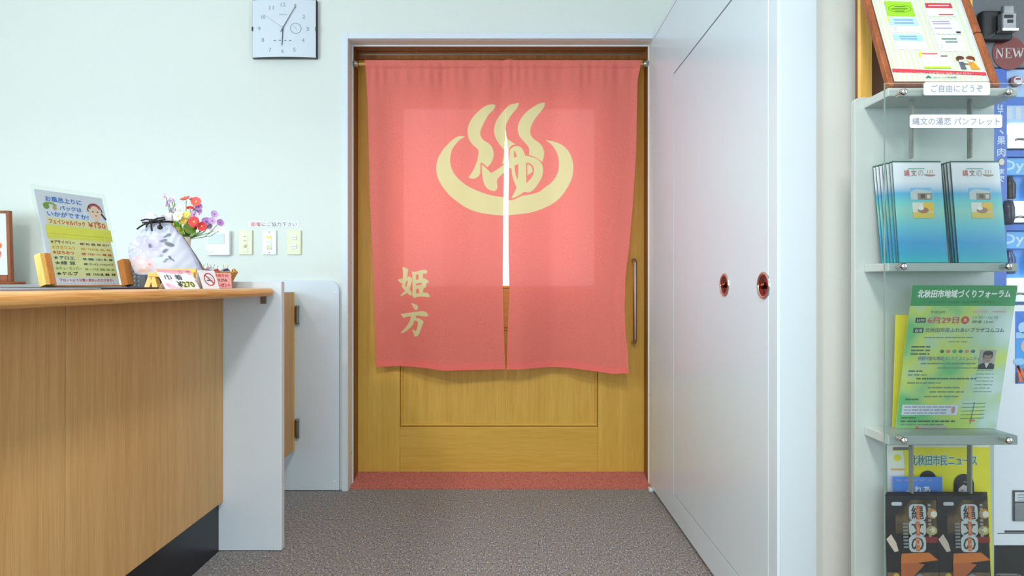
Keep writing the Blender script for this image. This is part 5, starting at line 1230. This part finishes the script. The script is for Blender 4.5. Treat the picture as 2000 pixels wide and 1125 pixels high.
# two little bowing figures
for (bx, by, hair, body, s_) in ((1100, 700, (90, 50, 40), (92, 96, 110), 1), (1215, 700, (120, 56, 30), (232, 150, 40), -1)):
    u, v = M_(*zo(bx, by)); pr.disc(u, v+.002, .0072, .0072, (246, 222, 206), 4); pr.disc(u, v+.0055, .0080, .005, hair, 5); pr.disc(u-s_*.006, v+.003, .003, .005, hair, 5)
    pr.poly([(u-.005, v-.004), (u+.004, v-.004), (u+.010-(.004 if s_ > 0 else -.004), v-.023), (u-.004, v-.023)], body, 4); pr.line(u, v-.008, u+s_*.012, v-.010, .003, body, 4)
Q([zo(308, 795), zo(1385, 838), zo(1398, 875), zo(315, 835)], (206, 60, 76), 3)
def tline(body, p, q, hpx, c, layer=4, bold=0):
    a, b_ = M_(*zo(*p)), M_(*zo(*q)); pr.text(body, a[0], min(a[1], b_[1]), b_[0]-a[0], hpx, c, layer, bold)
tline('ご記入の際は、必ず窓口にお申し出ください', (460, 838), (1240, 862), .0042, (244, 226, 226)); tline('JAバンク秋田県', (790, 905), (1060, 912), .0048, (110, 126, 130), bold=.0001); Q([zo(690, 905), zo(725, 872), zo(770, 905)], (60, 120, 100), 3)
pr.build('print', mf)
# pine stand behind the rack
ps = thing('pine_stand', 'upright yellow pine stand with a back board coloured dark for shade, behind the rack beside the cream pier', 'stand', (.9, 1.3, 0))
xs = (1680-CX)*1.262/F; xe = (1703.5-CX)*1.262/F; xr_ = (1900-CX)*1.262/F
MB().box(xs, xe, 1.262, 1.272, .0, 1.80, .001).build('post', PINE, ps)
MB().box(xr_-(xe-xs), xr_, 1.262, 1.272, .0, 1.80, .001).build('post', PINE, ps)
MB().box(xe+.0003, xr_-(xe-xs)-.0003, 1.300, 1.318, .0, 1.79).build('back_panel', plain('shaded_pine_board', (122, 74, 34), .6, var=.1), ps)  # brown colour puts in the shade inside the pine stand
MB().box(xs+.012, xe, 1.2723, 1.2997, 0, 1.79).build('side_panel', plain('shaded_pine_board', (122, 74, 34), .6, var=.1), ps)
for z in (.25, .95, 1.55): MB().box(xe+.0003, xr_-(xe-xs)-.0003, 1.2725, 1.2997, z, z+.018).build('shelf', PINEH, ps)

# ---------------------------------------------------------------- drinks machine beyond the rack
YV = 1.62; kvm = F/YV
def vx_(px): return (px-CX)/kvm
def vz_(py): return EYE-(py-CY)/kvm
vm = thing('vending_machine', 'drinks vending machine with blue display strips beyond the brochure rack', 'vending machine', (1.72, 1.95, 0))
VW = plain('machine_white', (226, 230, 240), .3, var=.01); VG = plain('machine_grey', (112, 114, 120), .5, var=.05, scale=150)
X0, X1 = 1.16, 2.25
MB().box(X0, X1, YV+.035, 2.35, .03, 1.84, .004).build('cabinet', VW, vm)
MB().box(X0+.02, X1-.02, YV+.05, 2.30, 0, .0295).build('foot', BLACK, vm)
MB().box(X0, X1, YV, YV+.0345, vz_(1066), vz_(596), .003).build('lower_door', VW, vm)
MB().box(X0+.01, X1-.01, YV+.012, YV+.0345, .032, vz_(1068), .002).build('kick_panel', BLACK, vm)
MB().box(X0, X1, YV, YV+.0345, vz_(132), 1.84, .004).build('upper_panel', VG, vm)
xL = vx_(1967)
MB().box(X0, xL, YV, YV+.0345, vz_(595.5), vz_(133), .002).build('window_jamb', plain('machine_blue_side', (44, 92, 190), .35, var=.03), vm)
MB().box(xL+.0003, X1-.08, YV+.030, YV+.0345, vz_(595), vz_(133)).build('window_back', plain('machine_blue', (70, 140, 226), .4, var=.04), vm)
MB().box(X1-.079, X1, YV, YV+.0345, vz_(595.5), vz_(133), .002).build('window_jamb', VW, vm)
LIT = emit('price_strip_lit', (236, 246, 255), 1.6)
fv = (Vector((0, YV, 0)), Vector((1, 0, 0)), Vector((0, 0, 1)), Vector((0, -1, 0)))
canm = [plain('can_%d' % i, c, .25, .3, var=.1) for i, c in enumerate(((52, 44, 48), (150, 50, 56), (196, 196, 70), (70, 84, 130), (206, 210, 216), (92, 60, 44)))]
for r_i, (ys, yb) in enumerate(((266, 292), (418, 437), (568, 592))):
    t = MB().box(xL+.001, X1-.081, YV+.002, YV+.0295, vz_(yb-2), vz_(ys-3.5), .002).build('price_rail', plain('rail_silver', (196, 204, 216), .25, .4), vm)
    MB().box(vx_(1974), X1-.09, YV, YV+.0295, vz_(ys-4), vz_(ys-25), .001).build('lit_strip', LIT, vm)
    m = MB()
    for k in range(8): m.tube([Vector((vx_(1993)+.073*k, YV+.0015, vz_(ys+7)))+Vector((.011*math.cos(a), -.002*math.sin(a), .003*math.sin(a))) for a in np.linspace(0, PI, 8)], .003, 8)
    m.build('price_button', DSTEEL, t)
    if r_i < 2:
        MB().box(xL+.001, X1-.081, YV+.008, YV+.0295, vz_(yb+13), vz_(yb), .001).build('blue_rail', plain('rail_blue', (36, 96, 200), .4), vm)
        bo = MB().box(xL+.001, X1-.081, YV+.016, YV+.0295, vz_(yb+48), vz_(yb+14), .001).build('brand_strip', plain('strip_skyblue', (88, 166, 236), .4, var=.02), vm)
        pr = Print((Vector((0, YV+.016, 0)), fv[1], fv[2], fv[3]))
        for k in range(4): pr.text('DyDo', vx_(1969)+.22*k, vz_(yb+44), .125, .036, (190, 220, 246), bold=.0012)
        pr.build('lettering', bo)
        for k in range(8):
            c = Vector((vx_(1980)+.072*k, YV+.013, 0)); z0 = vz_(ys+122-(5 if r_i else 0)); z1 = vz_(yb+50)
            hh = z1-z0
            MB().lathe([(0, z0), (.0125, z0), (.0135, z0+.004), (.0135, z0+hh*.62), (.012, z0+hh*.72), (.007, z0+hh*.88), (.0065, z0+hh*.98), (0, z0+hh*.985)], Matrix.Translation(c), 16).build('drink', canm[(k+3*r_i) % 6], vm)
tp = MB().box(xL+.001, X1-.081, YV+.006, YV+.0295, vz_(238), vz_(134), .001).build('top_display', plain('display_pale', (150, 186, 236), .3, var=.05), vm)
pr = Print((Vector((0, YV+.006, 0)), fv[1], fv[2], fv[3])); 
for k in range(9): pr.rect(vx_(1969)+.026*k, vz_(232), vx_(1980)+.026*k, vz_(208), (206, 210, 226))
pr.rect(xL+.001, vz_(205), X1-.09, vz_(188), (60, 110, 206)); pr.build('display_print', tp)
# vertical banner with writing
bn = MB().box(vx_(1940.5), vx_(1966), YV-.0012, YV-.0002, vz_(392), vz_(203)).build('banner', plain('banner_blue', (34, 88, 190), .35, var=.03), vm)
pr = Print((Vector((0, YV-.0012, 0)), fv[1], fv[2], fv[3])); WB = (196, 214, 240)
for ch, cx_, cy_, s_ in (('は', 1953, 210, 11), ('て', 1953, 222, 10), ('、', 1955, 258, 8), ('果', 1954.5, 275, 16), ('肉', 1954.5, 297.5, 16), ('ま', 1955, 335, 10), ('で', 1955, 350, 11)):
    pr.text(ch, vx_(cx_-s_/2), vz_(cy_+s_/2), s_/kvm, s_/kvm, WB, bold=.0006)
pr.disc(vx_(1954.5), vz_(317), 7/kvm, 8/kvm, (120, 96, 70)); pr.disc(vx_(1955.5), vz_(316.5), 5.2/kvm, 6.4/kvm, (214, 214, 204), 2); pr.build('lettering', bn)
MB().lathe([(0, vz_(440)), (.010, vz_(440)), (.0145, vz_(428)), (.0145, vz_(408)), (.010, vz_(394)), (0, vz_(392))], Matrix.Translation((vx_(1960), YV-.016, 0)), 16).build('bottle_sticker', plain('sticker_navy', (44, 40, 66), .3, var=.4, scale=90), vm)
# round NEW sticker, oval sticker, lock, poster, slot
nw = MB().prism([(vx_(1970)+.0472*math.cos(a), vz_(104)+.0478*math.sin(a)) for a in np.linspace(0, 2*PI, 49)[:-1]], fv, .0003, .0016).build('round_sticker', plain('sticker_red', (126, 34, 32), .35, var=.03), vm); nw['label'] = 'round dark red sticker reading NEW'
pr = Print(off(fv, .0016)); SR = (214, 206, 210)
def serif(x, y, w, h, ch):
    t = w*.2; s_ = h*.06
    def bar(a, b_, wd): pr.line(a[0], a[1], b_[0], b_[1], wd, SR, 2)
    def foot(cx_, cy_, l): pr.rect(cx_-l, cy_-s_/2, cx_+l, cy_+s_/2, SR, 2)
    if ch == 'N': bar((x+w*.14, y), (x+w*.14, y+h), t*.5); bar((x+w*.86, y), (x+w*.86, y+h), t*.5); bar((x+w*.12, y+h), (x+w*.88, y), t); foot(x+w*.12, y+h, w*.14); foot(x+w*.88, y+h, w*.14); foot(x+w*.14, y, w*.14)
    if ch == 'E': bar((x+w*.24, y), (x+w*.24, y+h), t*1.1); foot(x+w*.5, y, w*.42); foot(x+w*.5, y+h, w*.42); foot(x+w*.45, y+h*.52, w*.25); bar((x+w*.9, y), (x+w*.9, y+h*.25), t*.4); bar((x+w*.88, y+h), (x+w*.88, y+h*.78), t*.4); bar((x+w*.68, y+h*.4), (x+w*.68, y+h*.64), t*.4)
    if ch == 'W': 
        for (a, b_, q) in ((.08, .30, 1), (.30, .52, .5), (.48, .70, 1), (.70, .92, .5)): bar((x+w*a, y+(h if q == 1 else 0)), (x+w*b_, y+(0 if q == 1 else h)), t*q*.75)
        for a in (.08, .50, .92): foot(x+w*a, y+h, w*.11)
serif(vx_(1943.5), vz_(113.5), 15/kvm, 18.5/kvm, 'N'); serif(vx_(1961), vz_(113.5), 14/kvm, 18.5/kvm, 'E'); serif(vx_(1976.5), vz_(113.5), 22/kvm, 18.5/kvm, 'W'); pr.build('lettering', nw)
ov = MB().prism([(vx_(1984)+.018*math.cos(a), vz_(159)+.015*math.sin(a)) for a in np.linspace(0, 2*PI, 33)[:-1]], off(fv, -.003), .0, .0072).build('oval_sticker', plain('sticker_plum', (120, 60, 76), .4), vm)
pr = Print(off(fv, .0044)); pr.disc(vx_(1986), vz_(158), .013, .0115, (214, 214, 226)); pr.rect(vx_(1981), vz_(157), vx_(1991), vz_(153.5), (120, 60, 76), 2); pr.build('sticker_print', ov)
MB().box(vx_(1906), vx_(1966), YV-.022, YV-.0005, vz_(84), vz_(27), .006).build('lock_housing', BLACK, vm)
lk = MB().box(vx_(1934), vx_(1962), YV-.040, YV-.0225, vz_(72), vz_(37), .003).box(vx_(1940), vx_(1961), YV-.034, YV-.0225, vz_(36.5), vz_(21), .003).build('lock_body', plain('lock_silver', (150, 152, 158), .3, .7, var=.15), vm)
MB().box(vx_(1932), vx_(1963), YV-.044, YV-.023, vz_(73), vz_(68), .001).build('lock_lip', CHROME, lk); MB().box(vx_(1938), vx_(1954), YV-.0415, YV-.0402, vz_(48), vz_(42)).box(vx_(1944), vx_(1954), YV-.0415, YV-.0402, vz_(57), vz_(51)).build('lock_slots', BLACK, lk)
po = MB().box(vx_(1983), vx_(2070), YV-.0012, YV-.0002, vz_(749), vz_(608)).build('poster', plain('poster_blue', (40, 110, 216), .35, var=.05), vm)
pr = Print((Vector((0, YV-.0012, 0)), fv[1], fv[2], fv[3])); pr.rect(vx_(1983), vz_(720), vx_(2070), vz_(662), (60, 156, 240)); pr.rect(vx_(1983), vz_(661), vx_(2070), vz_(649), (150, 196, 240), 2); pr.disc(vx_(1997), vz_(640), .014, .016, (170, 206, 244), 2); pr.disc(vx_(2002), vz_(676), .014, .018, (206, 180, 170), 3); pr.disc(vx_(1990), vz_(706), .016, .010, (150, 200, 246), 2)
pr.line(vx_(1986.5), vz_(714), vx_(1993), vz_(746), .009, (236, 104, 44), 4); pr.line(vx_(1986), vz_(714), vx_(2004), vz_(742), .009, (236, 104, 44), 4); pr.rect(vx_(1983), vz_(749), vx_(1987), vz_(728), (60, 60, 80), 3); pr.build('poster_print', po)
sl = MB().box(vx_(1977), vx_(2040), YV-.004, YV-.0004, vz_(1017), vz_(957), .001).build('coin_panel', plain('panel_dark', (70, 74, 82), .4), vm)
MB().box(vx_(1979.5), vx_(2038), YV-.0052, YV-.0041, vz_(978), vz_(960)).build('panel_plate', plain('panel_white', (206, 212, 222), .4), sl); MB().box(vx_(1979.5), vx_(2038), YV-.0052, YV-.0041, vz_(1016), vz_(981)).build('panel_plate', plain('panel_grey', (128, 132, 138), .5), sl)
pr = Print((Vector((0, YV-.0052, 0)), fv[1], fv[2], fv[3]))
for k in range(3): pr.rect(vx_(1984), vz_(966+5*k), vx_(2030), vz_(964.5+5*k), (120, 128, 140))
pr.build('panel_print', sl)
m = MB(); m.box(vx_(1948), X1, YV-.0008, YV+.001, vz_(1042.5), vz_(1041)); m.box(vx_(1962), X1, YV-.0012, YV+.001, vz_(1040), vz_(1036)); m.build('door_seam', plain('seam_dark', (60, 62, 70), .5), vm)
